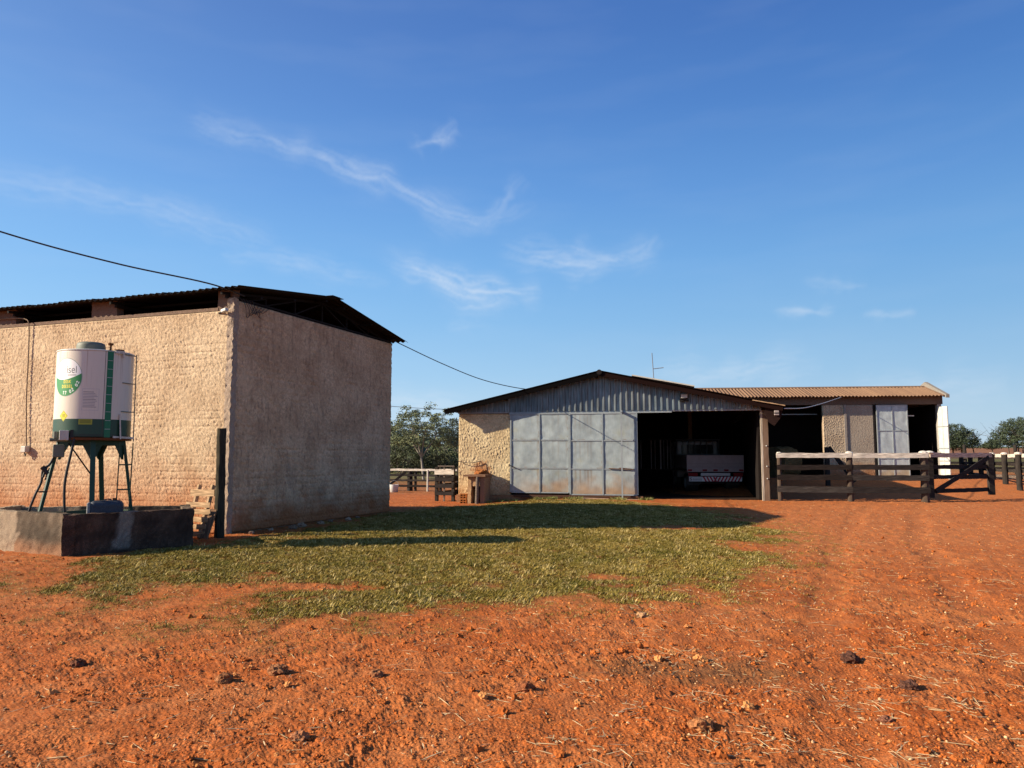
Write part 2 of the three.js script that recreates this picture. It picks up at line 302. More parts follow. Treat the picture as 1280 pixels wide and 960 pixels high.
{
  const R = rng(5), blades = [], Q = rng(6);
  for (let i = 0; i < 10; i++) { // one tuft of short blades
    const a = Q() * 6.28, l = 0.026 + 0.04 * Q(), lean = 0.015 + 0.05 * Q(), x = (Q() - 0.5) * 0.13, z = (Q() - 0.5) * 0.13, w = 0.0035 + 0.002 * Q(), ca = Math.cos(a), sa = Math.sin(a);
    const g = new THREE.BufferGeometry();
    const P = [[x - sa * w, 0, z + ca * w], [x + sa * w, 0, z - ca * w], [x + ca * lean * 0.4 + sa * w * 0.8, l * 0.6, z + sa * lean * 0.4 - ca * w * 0.8], [x + ca * lean * 0.4 - sa * w * 0.8, l * 0.6, z + sa * lean * 0.4 + ca * w * 0.8], [x + ca * lean, l, z + sa * lean]];
    g.setAttribute('position', new THREE.Float32BufferAttribute([...P[0], ...P[1], ...P[2], ...P[0], ...P[2], ...P[3], ...P[3], ...P[2], ...P[4]], 3)); g.computeVertexNormals(); blades.push(g);
  }
  const tuft = mergeGeometries(blades), list = [];
  let tries = 0;
  while (list.length < 185000 && tries++ < 1500000) {
    const x = -8.6 + 17 * R(), z = -6.2 - 24.5 * R(), g = lawnCover(x, z) ** 1.5 * clamp(0.62 + 1.1 * fbm(x * 2.4, z * 2.4, 3) + 0.5 * fbm(x * 0.6, z * 0.6, 2), 0.08, 1.2);
    if (R() > g * 0.95 + 0.002 && !(R() < 0.02 && lawnDist(x, z) > -1.2)) continue;
    const dry = clamp(0.62 + 0.8 * fbm(x * 0.45 + 30, z * 0.45, 3) + 0.5 * (R() - 0.5)), t = R();
    let c = mix3([0.135, 0.112, 0.015], [0.29, 0.20, 0.043], dry); if (t < 0.15) c = [0.48, 0.36, 0.14]; else if (t < 0.3) c = mix3(c, [0.075, 0.09, 0.016], 0.6);
    const s = (0.34 + 0.5 * R() * R() + 0.25 * R()) * (0.55 + 0.45 * ss(0, 0.6, g));
    const tall = R() < 0.006 ? 1.9 : 1; if (tall > 1) c = [0.50, 0.38, 0.16];
    list.push({ p: [x, groundY(x, z) - 0.006, z], r: [0, 6.28 * R(), 0], s: [s * 1.5, s * (0.65 + 0.45 * R()) * tall, s * 1.5], c });
  }
  scatter('grass', tuft, std(1, 1, 1, { roughness: 0.8 }), 'short dry green grass growing in the yard between the buildings', 'grass', list);
  // weeds along the shed front and the side wall
  const weeds = [];
  for (let i = 0; i < 1000; i++) {
    let x, z; const k = R() * 0.6;
    if (k < 0.6) { const t = 0.5 + 7.2 * R(), o = 0.45 + 0.5 * R() * R(); x = -2.14 + 0.978 * t - 0.208 * o * -1; z = -30.96 + 0.208 * t + 0.978 * o; if (fbm(t * 1.3, 4, 2) < 0) continue; }
    weeds.push({ p: [x, groundY(x, z) - 0.01, z], r: [0, 6.28 * R(), 0], s: [1.8, 0.9 + 1.4 * R(), 1.8], c: mix3([0.09, 0.13, 0.03], [0.3, 0.25, 0.09], R()) });
  }
  scatter('weeds', tuft, std(1, 1, 1, { roughness: 0.8 }), 'taller weeds along the foot of the shed front', 'weeds', weeds);

  // gravel, clods and straw lying on the red earth; density falls off with distance
  const spot = (near, far) => { const d = near * (far / near) ** R(), a = (R() - 0.5) * 1.5; return [d * Math.tan(a * 0.5) * 1.9, -d]; };
  const gravel = [], clods = [], straw = [];
  while (gravel.length < 26000) {
    const [x, z] = spot(3.2, 30); if (R() < 0.86 * lawnCover(x, z)) continue; if (fbm(x * 0.9 + 3, z * 0.9, 3) + 0.5 * (R() - 0.5) < -0.12) continue;
    const s = (0.003 + 0.009 * R() ** 4) * (1 + 0.02 * -z), t = R();
    gravel.push({ p: [x, groundY(x, z) + s * 0.15, z], r: [R() * 6, R() * 6, R() * 6], s: [s, s * (0.6 + 0.4 * R()), s * (0.7 + 0.5 * R())], c: t < 0.6 ? [0.42, 0.115, 0.024] : t < 0.83 ? [0.50, 0.20, 0.06] : t < 0.93 ? [0.20, 0.06, 0.022] : [0.60, 0.38, 0.20] });
  }
  while (clods.length < 950) {
    const [x, z] = spot(3.4, 22); if (lawnCover(x, z) > 0.3) continue; const n = fbm(x * 0.7 + 13, z * 0.7, 3); if (n < 0.02) continue;
    const s = 0.010 + 0.026 * R() ** 4, t = R();
    clods.push({ p: [x, groundY(x, z) + s * 0.1, z], r: [R(), R() * 6, R()], s: [s * 1.2, s * 0.8, s], c: t < 0.8 ? [0.37, 0.10, 0.022] : [0.50, 0.21, 0.07] });
  }
  while (straw.length < 4800) {
    const [x, z] = spot(3.3, 26); const right = ss(-0.25, 0.3, x / -z); if (R() > 0.1 + 0.9 * right * clamp(0.05 + 2.4 * fbm(x * 1.1 + 50, z * 1.1, 3))) continue;
    const l = 0.015 + 0.075 * R() ** 3;
    straw.push({ p: [x, groundY(x, z) + 0.006, z], r: [0.25 * (R() - 0.5), R() * 6.28, 0.3 * (R() - 0.5)], s: [l, 0.0010 + 0.0012 * R(), 0.0010 + 0.0012 * R() + 0.00006 * -z], c: mix3([0.62, 0.46, 0.26], [0.40, 0.28, 0.14], R()) });
  }
  scatter('gravel', lump(3, 1, 1, 0.8, 0.3), std(1, 1, 1), 'small red and tan pebbles strewn over the red earth', 'gravel', gravel);
  scatter('clods', lump(8, 1, 2, 0.75, 0.4), std(1, 1, 1), 'crumbly lumps of red earth strewn over the yard', 'clods', clods);
  const bent = merge([bar([-0.5, 0, 0], [0, 0.6, 1.5], 1, 1), bar([0, 0.6, 1.5], [0.5, 0, -1], 1, 1)]);
  scatter('straw', bent, std(1, 1, 1, { roughness: 0.7 }), 'loose pale straw strewn over the red earth', 'straw', straw);

  // the stones large enough to tell apart
  const stones = [
    [-2.05, -5.65, 0.062, [0.42, 0.165, 0.065], 'rounded tan stone on the red earth, left one of a pair at lower left'], [-1.73, -5.86, 0.07, [0.46, 0.19, 0.08], 'rounded tan stone on the red earth, right one of a pair at lower left'],
    [1.12, -4.73, 0.07, [0.52, 0.21, 0.08], 'orange tan stone casting a shadow in the right foreground, the nearest large stone'], [2.68, -6.28, 0.072, [0.13, 0.055, 0.035], 'dark brown stone in the right foreground, the farther of two dark ones'],
    [2.78, -5.56, 0.06, [0.16, 0.07, 0.045], 'dark brown stone in the right foreground, the nearer of two dark ones'], [0.09, -5.45, 0.062, [0.40, 0.13, 0.05], 'jagged red clod in the middle foreground between the stones'],
    [-3.34, -6.1, 0.055, [0.22, 0.08, 0.04], 'dark red clod at the far left of the foreground'], [-0.99, -5.79, 0.05, [0.47, 0.19, 0.08], 'flat reddish stone between the tan pair and the jagged clod'],
    [-1.2, -4.53, 0.05, [0.50, 0.20, 0.09], 'reddish stone near the bottom edge left of the middle'], [1.3, -7.9, 0.055, [0.60, 0.33, 0.16], 'yellow tan stone right of the middle near the lawn edge'], [2.3, -4.9, 0.04, [0.30, 0.12, 0.07], 'small brown stone near the lower right edge of the yard'],
  ];
  stones.forEach(([x, z, s, c, label], i) => { const g = lump(20 + i * 3.7, s, 3, 0.68, 0.3); g.rotateY(i); g.translate(x, groundY(x, z) + s * 0.22, z); solo('stone', g, std(...c, { map: T.grain, bumpMap: T.grainBump, bumpScale: 0.006 }), label, 'stone'); });
}

// ------------------------------------------------------------------ corrugated sheets and plastered walls
function corrugated(w, len, wave, amp, thick = 0.008, steps = 8) { // across x in [0,w], along z in [0,len], top at y about 0
  const n = Math.round(w / wave * steps), pts = [];
  for (let i = 0; i <= n; i++) { const x = w * i / n; pts.push([x, amp * Math.cos(2 * Math.PI * x / wave)]); }
  const s = new THREE.Shape(); s.moveTo(pts[0][0], pts[0][1]); for (const p of pts.slice(1)) s.lineTo(...p); for (const p of pts.reverse()) s.lineTo(p[0], p[1] - thick); s.closePath();
  const g = toCreasedNormals(new THREE.ExtrudeGeometry(s, { depth: len, bevelEnabled: false }), 0.7); return metres(g);
}
// sheet laid from eave point (y0,z0) to ridge (y1,z1), starting at x
function layRoof(parent, x0, x1, w, eave, ridge, wave, amp, mat, colour, R) {
  w = (x1 - x0) / Math.ceil((x1 - x0) / w - 0.01); wave = w / Math.round(w / wave);
  const L = Math.hypot(ridge[0] - eave[0], ridge[1] - eave[1]), ang = Math.atan2(ridge[0] - eave[0], Math.abs(ridge[1] - eave[1])), dir = Math.sign(ridge[1] - eave[1]);
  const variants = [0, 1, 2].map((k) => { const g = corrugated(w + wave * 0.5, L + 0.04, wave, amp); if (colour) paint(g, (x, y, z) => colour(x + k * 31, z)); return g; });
  let i = 0;
  for (let x = x0; x < x1 - 0.05; x += w, i++) {
    const m = part(parent, 'roof_sheet', variants[i % 3], mat);
    m.position.set(x, eave[0] + (i % 2 ? 0.012 : 0) + 0.004 * (R() - 0.5), eave[1]);
    m.rotation.set(dir < 0 ? 0 : 0, 0, 0);
    if (dir < 0) { m.rotation.order = 'YXZ'; m.rotation.y = Math.PI; m.position.x = x + w + wave * 0.5; m.rotation.x = -ang; } else m.rotation.x = -ang;
    m.rotation.z = 0.004 * (R() - 0.5);
  }
}
function plasterColour(base, dirt, h0, seed, streakK = 0) {
  return (x, y) => {
    const v = fbm(x * 0.7 + seed, y * 0.7, 4), w = fbm(x * 5 + seed, y * 5, 3);
    let c = base.map((b, i) => b * (1 + 0.30 * v * [0.8, 1, 1.15][i] + 0.2 * w));
    if (streakK) { const s = ss(0.12, 0.6, fbm(x * 4.2 + seed, y * 0.7, 5)), s2 = ss(0.3, 0.6, fbm(x * 11 + seed, y * 2.2, 4)); c = mix3(c, c.map((b, i) => b * [0.55, 0.55, 0.57][i]), clamp(s * 0.5 + s2 * 0.9) * streakK); const p = ss(0.15, 0.5, fbm(x * 0.8 + 5 + seed, y * 0.6, 3)); c = mix3(c, [0.52, 0.37, 0.25], p * 0.5 * streakK * ss(3.4, 1.2, y)); }
    const d = ss(h0 * 1.25, 0.05, y + 0.35 * fbm(x * 1.1 + seed, y * 1.3, 4)); return mix3(c, dirt, d * 0.85);
  };
}

// ------------------------------------------------------------------ left building
const TURN20 = THREE.MathUtils.degToRad(-20), TURN12 = THREE.MathUtils.degToRad(-12);
{
  const b = thing('storehouse', 'rough plastered building at left with a low dark corrugated roof and open eaves', 'building', [-5.93, 0, -16.15], TURN20);
  const L = 9.6, D = 6.88, H1 = 4.72, H2 = 4.95, R = rng(41), dirt = [0.56, 0.195, 0.065];
  const stuccoZ = (amp, seed, course) => (x, y, edge) => edge ? -0.03 : amp * (0.55 + 0.35 * n2(x * 8 + seed, y * 7) + 0.75 * n2(x * 17 + seed, y * 15) * (0.7 + 0.4 * n2b(x * 0.6, y * 0.6)) + 0.5 * n2b(x * 33 + seed, y * 29)) - course * Math.max(0, Math.cos(y * 2 * Math.PI / 0.16)) ** 6 * ss(0.0, 0.5, fbm(x * 0.5 + 8, y * 0.7, 3) + 0.08 + ss(2.2, 0.4, y) * 0.45) + 0.02;
  const front = part(b, 'front_wall', sheet(L, H1, Math.round(L / 0.02), Math.round(H1 / 0.02), stuccoZ(0.0135, 3, 0.014), plasterColour([0.80, 0.585, 0.385], dirt, 1.5, 2, 0.28)), M.stucco, 'sunlit rough cream plaster wall'); front.position.set(-L, 0, 0);
  const side = part(b, 'side_wall', sheet(D, H2, Math.round(D / 0.028), Math.round(H2 / 0.028), stuccoZ(0.019, 60, 0.018), plasterColour([0.85, 0.575, 0.36], [0.45, 0.15, 0.05], 0.75, 31, 1)), M.stucco, 'shaded grey brown plaster wall with dark streaks'); side.rotation.y = Math.PI / 2; side.position.set(0, 0, 0);
  part(b, 'wall_core', merge([box(-L, -0.01, -0.4, H1 - 0.01, -0.22, -0.006), box(-0.22, -0.006, -0.4, H2 - 0.01, -D, -0.225)]), M.plaster);
  part(b, 'rear_wall', box(-L, -0.23, -0.4, H2, -D, -D + 0.2), M.block); part(b, 'end_wall', box(-L, -L + 0.2, -0.4, H2 - 0.003, -D + 0.201, -0.223), M.block);
  part(b, 'corner_strip', rough(new THREE.BoxGeometry(0.16, H2 + 0.02, 0.16, 4, 90, 4).translate(-0.03, (H2 + 0.02) / 2, -0.03), 0.022, 9), std(0.62, 0.47, 0.36, { map: T.grain, bumpMap: T.grainBump, bumpScale: 0.008 }), 'lumpy pale mortar down the corner');
  part(b, 'wall_plate', box(-L, -0.4, H1, H1 + 0.07, -0.2, 0.01), M.block);
  for (const [x0, x1] of [[-0.42, -0.02], [-4.02, -3.26], [-7.2, -6.45], [-9.6, -9.2]]) part(b, 'pillar', rough(new THREE.BoxGeometry(x1 - x0, 0.48, 0.2, 8, 5, 3).translate((x0 + x1) / 2, H1 + 0.23, -0.1), 0.008, 6), M.block);
  const e0 = [5.12, 0.32], rg = [5.60, -3.44], e1 = [5.02, -7.2];
  const roof = new THREE.Group(); roof.name = 'roof'; b.add(roof);
  layRoof(roof, -9.8, 0.3, 1.06, e0, rg, 0.177, 0.024, M.darkRoof, null, R); layRoof(roof, -9.8, 0.3, 1.06, e1, rg, 0.177, 0.024, M.darkRoof, null, R);
  part(roof, 'ridge_cap', merge([bar([-9.8, 5.635, -3.56], [0.36, 5.635, -3.56], 0.26, 0.012), bar([-9.8, 5.640, -3.32], [0.36, 5.640, -3.32], 0.26, 0.012)]), M.darkRoof);
  for (const x of [-0.12, -3.2, -6.4, -9.3]) { // roof trusses
    const t = new THREE.Group(); t.name = 'truss'; b.add(t);
    part(t, 'chord', bar([x, H2 + 0.05, 0.1], [x, H2 + 0.05, -D - 0.1], 0.06, 0.07), M.darkSteel);
    part(t, 'rafter', bar([x, 5.04, 0.25], [x, 5.53, -3.44], 0.05, 0.06), M.darkSteel); part(t, 'rafter', bar([x, 4.95, -7.1], [x, 5.53, -3.44], 0.05, 0.06), M.darkSteel);
    for (const z of [-1.2, -2.3, -3.44, -4.6, -5.7]) part(t, 'strut', bar([x, H2 + 0.08, z], [x, 5.53 - Math.abs(z + 3.44) * 0.135, z], 0.035, 0.035), M.darkSteel);
    for (const [a, c] of [[-0.6, -1.2], [-1.2, -2.3], [-2.3, -3.44], [-4.6, -3.44], [-5.7, -4.6]]) part(t, 'brace', bar([x, H2 + 0.08, a], [x, 5.5 - Math.abs(c + 3.44) * 0.14, c], 0.03, 0.03), M.darkSteel);
  }
  for (const [y, z] of [[5.05, -0.6], [5.23, -1.8], [5.46, -3.1], [5.42, -3.9], [5.22, -5.3], [5.02, -6.7]]) part(b, 'purlin', box(-9.7, 0.25, y, y + 0.05, z - 0.03, z + 0.03), M.darkSteel);
  // steel strap and tangled wires at the corner
  part(b, 'edge_strap', bar([0.03, H2 + 0.02, -0.1], [0.03, H2 + 0.02, -D + 0.1], 0.05, 0.03), M.darkSteel);
  // conduit down the front wall with its socket box
  const c = thing('conduit', 'thin grey pipe running down the sunlit plaster wall to a socket box', 'pipe', [-5.93, 0, -16.15], TURN20);
  part(c, 'pipe', tube([[-8.6, 5.08, 0.02], [-7.2, 4.95, 0.05], [-5.95, 4.84, 0.08], [-5.90, 4.7, 0.08], [-5.87, 4.0, 0.07], [-5.85, 3.1, 0.075], [-5.80, 2.3, 0.07], [-5.76, 1.84, 0.07]], 0.014, 80, 6), M.plaster);
  part(c, 'socket_box', box(-5.84, -5.68, 1.70, 1.85, 0.04, 0.16, 0.02), M.cream); part(c, 'cable_loop', tube([[-5.78, 1.71, 0.1], [-5.72, 1.62, 0.12], [-5.68, 1.68, 0.13]], 0.012, 12), M.rubber);
  const w = thing('wall_lamp', 'small white wall lamp under the eave at the building corner', 'lamp', [-5.93, 0, -16.15], TURN20);
  part(w, 'bracket', bar([-0.36, 4.66, 0.02], [-0.16, 4.68, 0.12], 0.03, 0.03), M.darkSteel); part(w, 'housing', bar([-0.19, 4.67, 0.13], [-0.03, 4.70, 0.16], 0.09, 0.075, 0.02), M.whitePaint);
  const tw = thing('wire_tangle', 'loose dark wires hanging at the top corner of the plaster wall', 'wires', [-5.93, 0, -16.15], TURN20);
  for (let i = 0; i < 5; i++) part(tw, 'wire', tube([[0.06, 5.0, -0.12 - 0.1 * i], [0.1, 4.85 - 0.05 * i, -0.25 - 0.12 * i], [0.07, 4.6 + 0.06 * i, -0.35 - 0.1 * i], [0.09, 4.78, -0.5 - 0.08 * i], [0.06, 4.93, -0.62 - 0.12 * i]], 0.007, 24, 5), M.wire);
}
// rubble at the foot of the shaded wall
{
  const R = rng(77), labels = ['pale stone', 'grey stone', 'reddish stone', 'flat tan stone', 'broken brick lump', 'small pale stone', 'rough grey lump', 'dull red stone'];
  const places = ['nearest the wooden post', 'just past the wooden post', 'under the near end of the shaded wall', 'a step along the shaded wall', 'before the near half of the shaded wall', 'before the middle of the shaded wall', 'past the middle of the shaded wall', 'towards the far corner of the shaded wall'];
  for (let i = 0; i < 8; i++) { const t = 0.2 + i * 0.62, o = 0.35 + 0.3 * R(), x = -5.93 + 0.342 * t + 0.94 * o, z = -16.15 - 0.94 * t + 0.342 * o, s = 0.05 + 0.05 * R(), g = lump(90 + i * 5, s, 2, 0.7); g.translate(x, groundY(x, z) + s * 0.3, z);
    const k = R(); solo('stone', g, std(0.3 + 0.25 * k, 0.2 + 0.2 * k, 0.13 + 0.15 * k, { map: T.grain }), `${labels[i]} ${places[i]}`, 'stone'); }
}
{ // post and leaning pallet by the corner
  const g = new THREE.CylinderGeometry(0.088, 0.098, 2.35, 16, 24); g.translate(0, 1.0, 0); rough(g, 0.012, 4, 3);
  const p = solo('post', metres(g), std(0.075, 0.062, 0.042, { map: T.woodUp, bumpMap: T.woodUp, bumpScale: 0.008 }), 'dark round wooden post standing at the corner of the plaster building', 'post'); p.position.set(-5.84, 0, -15.55); p.rotation.z = 0.012;
  const t = thing('pallet', 'weathered wooden pallet leaning on the wall beside the dark post', 'pallet', [-6.33, 0.02, -15.38], TURN20);
  const lean = 0.32, pt = (u, v, o) => [u, v * Math.cos(lean) + o * Math.sin(lean), -v * Math.sin(lean) + o * Math.cos(lean)];
  for (const u of [-0.18, 0.16]) part(t, 'stringer', bar(pt(u, 0, -0.05), pt(u, 1.08, -0.05), 0.045, 0.09), M.palletWood);
  for (const [v, h, dx] of [[0.06, 0.1, 0.02], [0.21, 0.1, 0], [0.36, 0.1, -0.01], [0.51, 0.1, 0.02], [0.66, 0.1, -0.03], [0.90, 0.13, 0.0]]) part(t, 'slat', bar(pt(-0.3 + dx, v, 0.012), pt(0.3 + dx, v + dx * 0.3, 0.012), 0.02, h), M.palletWood);
  const w = thing('plank', 'short dark plank leaning on the post in front of the pallet', 'plank', [0, 0, 0]);
  part(w, 'board', bar([-6.03, 0.0, -15.25], [-5.95, 0.55, -15.5], 0.17, 0.04), std(0.30, 0.17, 0.10, { map: T.wood }));
}

// ------------------------------------------------------------------ basin with tank on its stand
{
  const b = thing('basin', 'stained concrete basin wall around the foot of the tank stand', 'basin');
  const P = [[-7.2, -12.66], [-5.86, -14.08], [-6.42, -15.25], [-9.45, -14.9], [-9.3, -13.72]], wallC = (x, y, z) => {
    const along = x * 0.8 - z * 0.6, v = fbm(along * 1.2, y * 2, 4), s = fbm(along * 6, y * 0.7, 4);
    let c = mix3([0.19, 0.14, 0.10], [0.10, 0.075, 0.055], clamp(0.5 + v)); c = mix3(c, [0.35, 0.26, 0.19], ss(0.1, 0.5, s) * 0.5);
    c = mix3(c, [0.48, 0.23, 0.12], ss(0.34, 0.02, y + 0.2 * v) * 0.75);
    if (x < -8.35 + 0.15 * v) c = mix3(c, [0.5, 0.38, 0.27], 0.8); return c; };
  const shadeC = (x, y, z) => { const u = (x + 7.2) / 1.34, v = fbm(x * 2.5, y * 2.2, 4), pale = ss(0.085, 0.05, Math.abs(u - 0.46 - 0.05 * v + (0.35 - y) * 0.05)) * ss(0.03, 0.1, y); return mix3(mix3([0.15, 0.092, 0.066], [0.07, 0.046, 0.036], clamp(0.5 + 1.2 * v)), [0.34, 0.29, 0.25], pale); };  // side away from the sun: its shade is painted in as a darker colour
  const cols = [shadeC, wallC, wallC, wallC, wallC];
  P.forEach((p, i) => { const q = P[(i + 1) % P.length], L = Math.hypot(q[0] - p[0], q[1] - p[1]), g = new THREE.BoxGeometry(L - 0.1, 0.95, 0.16, Math.round(L / 0.05), 18, 2);
    g.translate(0, 0.19, 0); rough(g, 0.012, 5, i); g.rotateY(Math.atan2(-(q[1] - p[1]), q[0] - p[0])); g.translate((p[0] + q[0]) / 2, i === 1 || i === 2 ? -0.012 * i : 0.003 * i, (p[1] + q[1]) / 2);
    part(b, 'basin_wall', paint(metres(g), cols[i]), M.concrete, i === 0 ? 'wall away from the sun, shade painted into its colour, with a pale grey patch' : undefined); });
  P.forEach((p, i) => { const g = new THREE.BoxGeometry(0.17, 0.95, 0.17, 4, 18, 4); g.translate(0, 0.185, 0); rough(g, 0.016, 6, 40 + i); g.rotateY(0.5); g.translate(p[0], 0, p[1]); part(b, 'corner_block', paint(metres(g), i < 2 ? shadeC : wallC), M.concrete); });
  { const s = new THREE.Shape(P.map((p) => new THREE.Vector2(p[0] + (-7.6 - p[0]) * 0.03, -p[1] + (14.1 + p[1]) * 0.03))); const g = new THREE.ExtrudeGeometry(s, { depth: 0.5, bevelEnabled: false }); g.rotateX(-Math.PI / 2); part(b, 'floor_slab', paint(metres(g), (x, y, z) => mix3([0.2, 0.16, 0.13], [0.33, 0.27, 0.22], clamp(0.5 + fbm(x * 2, z * 2, 3)))), M.concrete); }

  const cx = -7.52, cz = -13.8, y0 = 0.5, Rt = 0.70, yb = 1.93, yt = 3.47, face = Math.atan2(-cx, -cz), face2 = Math.atan2(0 - cx, 0 - cz); // angle of the side turned to the camera, from +z
  const t = thing('fuel_tank', 'white and green liquid tank with round logo standing on a green steel stand', 'tank', [cx, 0, cz], face2);
  // printed shell
  const W = 2048, H = 768, cv = document.createElement('canvas'); cv.width = W; cv.height = H; const x = cv.getContext('2d'), mpx = W / (2 * Math.PI * Rt), mpy = H / (yt - yb);
  const X = (deg) => W * (0.5 + deg / 360), Y = (m) => H - (m - yb) * mpy;
  x.fillStyle = '#d2c8ba'; x.fillRect(0, 0, W, H);
  const q = rng(9); for (let i = 0; i < 300; i++) { x.fillStyle = `rgba(120,92,72,${0.02 + 0.04 * q()})`; x.fillRect(W * q(), H * q() * 0.8, 2 + 5 * q(), 30 + 170 * q()); } for (let i = 0; i < 26; i++) { const a = W * q(), g = x.createLinearGradient(0, 0, 0, 160 + 200 * q()); g.addColorStop(0, 'rgba(120,70,40,0.35)'); g.addColorStop(1, 'rgba(120,70,40,0)'); x.fillStyle = g; x.fillRect(a, 0, 3 + 7 * q(), 360); }
  x.fillStyle = '#0b3d2d'; x.fillRect(0, Y(2.25), W, H); x.fillStyle = '#082d22'; x.fillRect(0, Y(1.99), W, H);
  x.save(); x.translate(X(-46), Y(2.97)); x.scale(1, mpy / mpx); const r = 0.335 * mpx;
  x.beginPath(); x.arc(0, 0, r, 0, 7); x.fillStyle = '#f0efee'; x.fill(); x.save(); x.clip(); x.fillStyle = '#2c8446'; x.beginPath(); x.moveTo(-r, -0.05 * r); x.quadraticCurveTo(-0.1 * r, 0.38 * r, r, -0.22 * r); x.lineTo(r, r); x.lineTo(-r, r); x.fill(); x.restore();
  x.lineWidth = r * 0.035; x.strokeStyle = '#8f9a8e'; x.beginPath(); x.arc(0, 0, r * 0.985, 0, 7); x.stroke();
  x.fillStyle = '#3f4244'; x.font = `${Math.round(r * 0.46)}px sans-serif`; x.textAlign = 'right'; x.fillText('isel', r * 0.70, -r * 0.22); x.fillStyle = '#b7c0b4'; x.fillText('D', r * -0.02, -r * 0.22); x.fillStyle = '#555'; x.fillRect(r * 0.1, -r * 0.12, r * 0.56, r * 0.03);
  x.fillStyle = '#e6cf3a'; x.textAlign = 'center'; x.font = `bold ${Math.round(r * 0.24)}px sans-serif`; x.fillText('DISK', r * 0.08, r * 0.32); x.fillText('DIESEL', r * 0.08, r * 0.56);
  x.fillStyle = '#f4f4f0'; x.font = `bold ${Math.round(r * 0.25)}px sans-serif`; [...'17 02 02'].forEach((ch, i) => { const a = (100 - i * 11.5) * Math.PI / 180; x.save(); x.translate(Math.cos(a) * r * 0.82, Math.sin(a) * r * 0.82); x.rotate(a - Math.PI / 2); x.fillText(ch, 0, r * 0.08); x.restore(); });
  x.restore();
  for (let i = 0; i < 11; i++) { x.fillStyle = i % 5 === 0 ? '#55535e' : '#7e7b84'; x.fillRect(X(-16), Y(2.72) + i * 13, (X(5) - X(-16)) * (0.7 + 0.3 * q()), 4); } x.strokeStyle = '#a39ea6'; x.lineWidth = 2; x.strokeRect(X(-17), Y(2.77), X(6.5) - X(-17), Y(2.40) - Y(2.77));
  x.save(); x.translate(X(-47), Y(2.30)); x.rotate(Math.PI / 4); x.fillStyle = '#d8cf2a'; x.fillRect(-34, -34, 68, 68); x.strokeStyle = '#8a7d10'; x.lineWidth = 3; x.strokeRect(-30, -30, 60, 60); x.rotate(-Math.PI / 4); x.fillStyle = '#5f5510'; for (const o of [-14, -4, 6]) x.fillRect(-16, o, 32, 4); x.restore();
  x.fillStyle = '#8f9322'; x.fillRect(X(-21), Y(2.245), X(-1) - X(-21), 46); x.fillStyle = '#4c5212'; for (const o of [8, 18, 28]) x.fillRect(X(-19), Y(2.245) + o, X(-3) - X(-19), 4);
  x.fillStyle = '#3a302a'; x.fillRect(X(13.4), 0, 4, H);
  const tex = new THREE.CanvasTexture(cv); tex.colorSpace = THREE.SRGBColorSpace; tex.anisotropy = 8;
  t.scale.set(0.88, 1, 0.88);
  const shellGeo = new THREE.LatheGeometry([[0.3, yb], [Rt - 0.02, yb], [Rt, yb + 0.02], [Rt, yt - 0.05], [Rt - 0.015, yt - 0.015], [Rt - 0.05, yt], [0.0, yt + 0.05]].map((p) => new THREE.Vector2(...p)), 96);
  { const p = shellGeo.attributes.position, uv = shellGeo.attributes.uv; for (let i = 0; i < p.count; i++) uv.setY(i, clamp((p.getY(i) - yb) / (yt - yb), 0.001, 0.999)); }
  const shell = part(t, 'tank_body', shellGeo, new THREE.MeshStandardMaterial({ map: tex, roughness: 0.45 })); shell.rotation.y = Math.PI;
  part(shell, 'rim', new THREE.TorusGeometry(Rt - 0.005, 0.014, 8, 80).rotateX(Math.PI / 2).translate(0, yt - 0.02, 0), M.whitePaint);
  part(t, 'lid', new THREE.LatheGeometry([[0, 0.10], [0.2, 0.095], [0.25, 0.075], [0.265, 0.03], [0.265, -0.04]].map((p) => new THREE.Vector2(...p)), 40).translate(-0.1, yt + 0.07, 0.12), M.lidGrey, 'large round grey lid');
  const vent = part(t, 'vent', merge([rod([0.25, yt, 0.3], [0.25, yt + 0.13, 0.3], 0.018), new THREE.CylinderGeometry(0.055, 0.05, 0.035, 14).translate(0.25, yt + 0.14, 0.3)]), M.rust);
  part(t, 'filler_cap', new THREE.CylinderGeometry(0.085, 0.09, 0.06, 18).translate(0.42, yt + 0.02, 0.28), M.rust);
  { const g = new THREE.CylinderGeometry(Rt + 0.006, Rt + 0.006, yt - yb - 0.01, 6, 1, true, THREE.MathUtils.degToRad(16.5), THREE.MathUtils.degToRad(9.5)); g.translate(0, (yt + yb) / 2, 0); const st = part(t, 'level_stripe', g, M.brightGreen);
    for (let i = 1; i < 10; i++) { const k = new THREE.CylinderGeometry(Rt + 0.010, Rt + 0.010, 0.006, 4, 1, true, THREE.MathUtils.degToRad(17), THREE.MathUtils.degToRad(8.5)); k.translate(0, yb + i * 0.15, 0); part(st, 'level_mark', k, M.whitePaint); } }
  // base plate, frame and four splayed legs with gussets
  part(t, 'base_plate', new THREE.CylinderGeometry(Rt + 0.02, Rt + 0.02, 0.04, 48).translate(0, yb - 0.02, 0), M.rust);
  const ring = 0.66, feet = [[-0.86, 0.28], [0.06, 0.74], [0.80, -0.02], [0.26, -0.80]], tops = [[-0.57, 0.12], [0.02, 0.52], [0.58, 0.0], [0.16, -0.54]];
  part(t, 'top_frame', merge(tops.map((p, i) => bar([p[0], yb - 0.085, p[1]], [tops[(i + 1) % 4][0], yb - 0.085 - 0.002 * i, tops[(i + 1) % 4][1]], 0.06, 0.085))), M.greenSteel);
  part(t, 'bottom_frame', merge(feet.map((p, i) => bar([p[0], y0 + 0.10 + 0.002 * i, p[1]], [feet[(i + 1) % 4][0], y0 + 0.10 + 0.002 * i, feet[(i + 1) % 4][1]], 0.05, 0.07))), M.greenSteel);
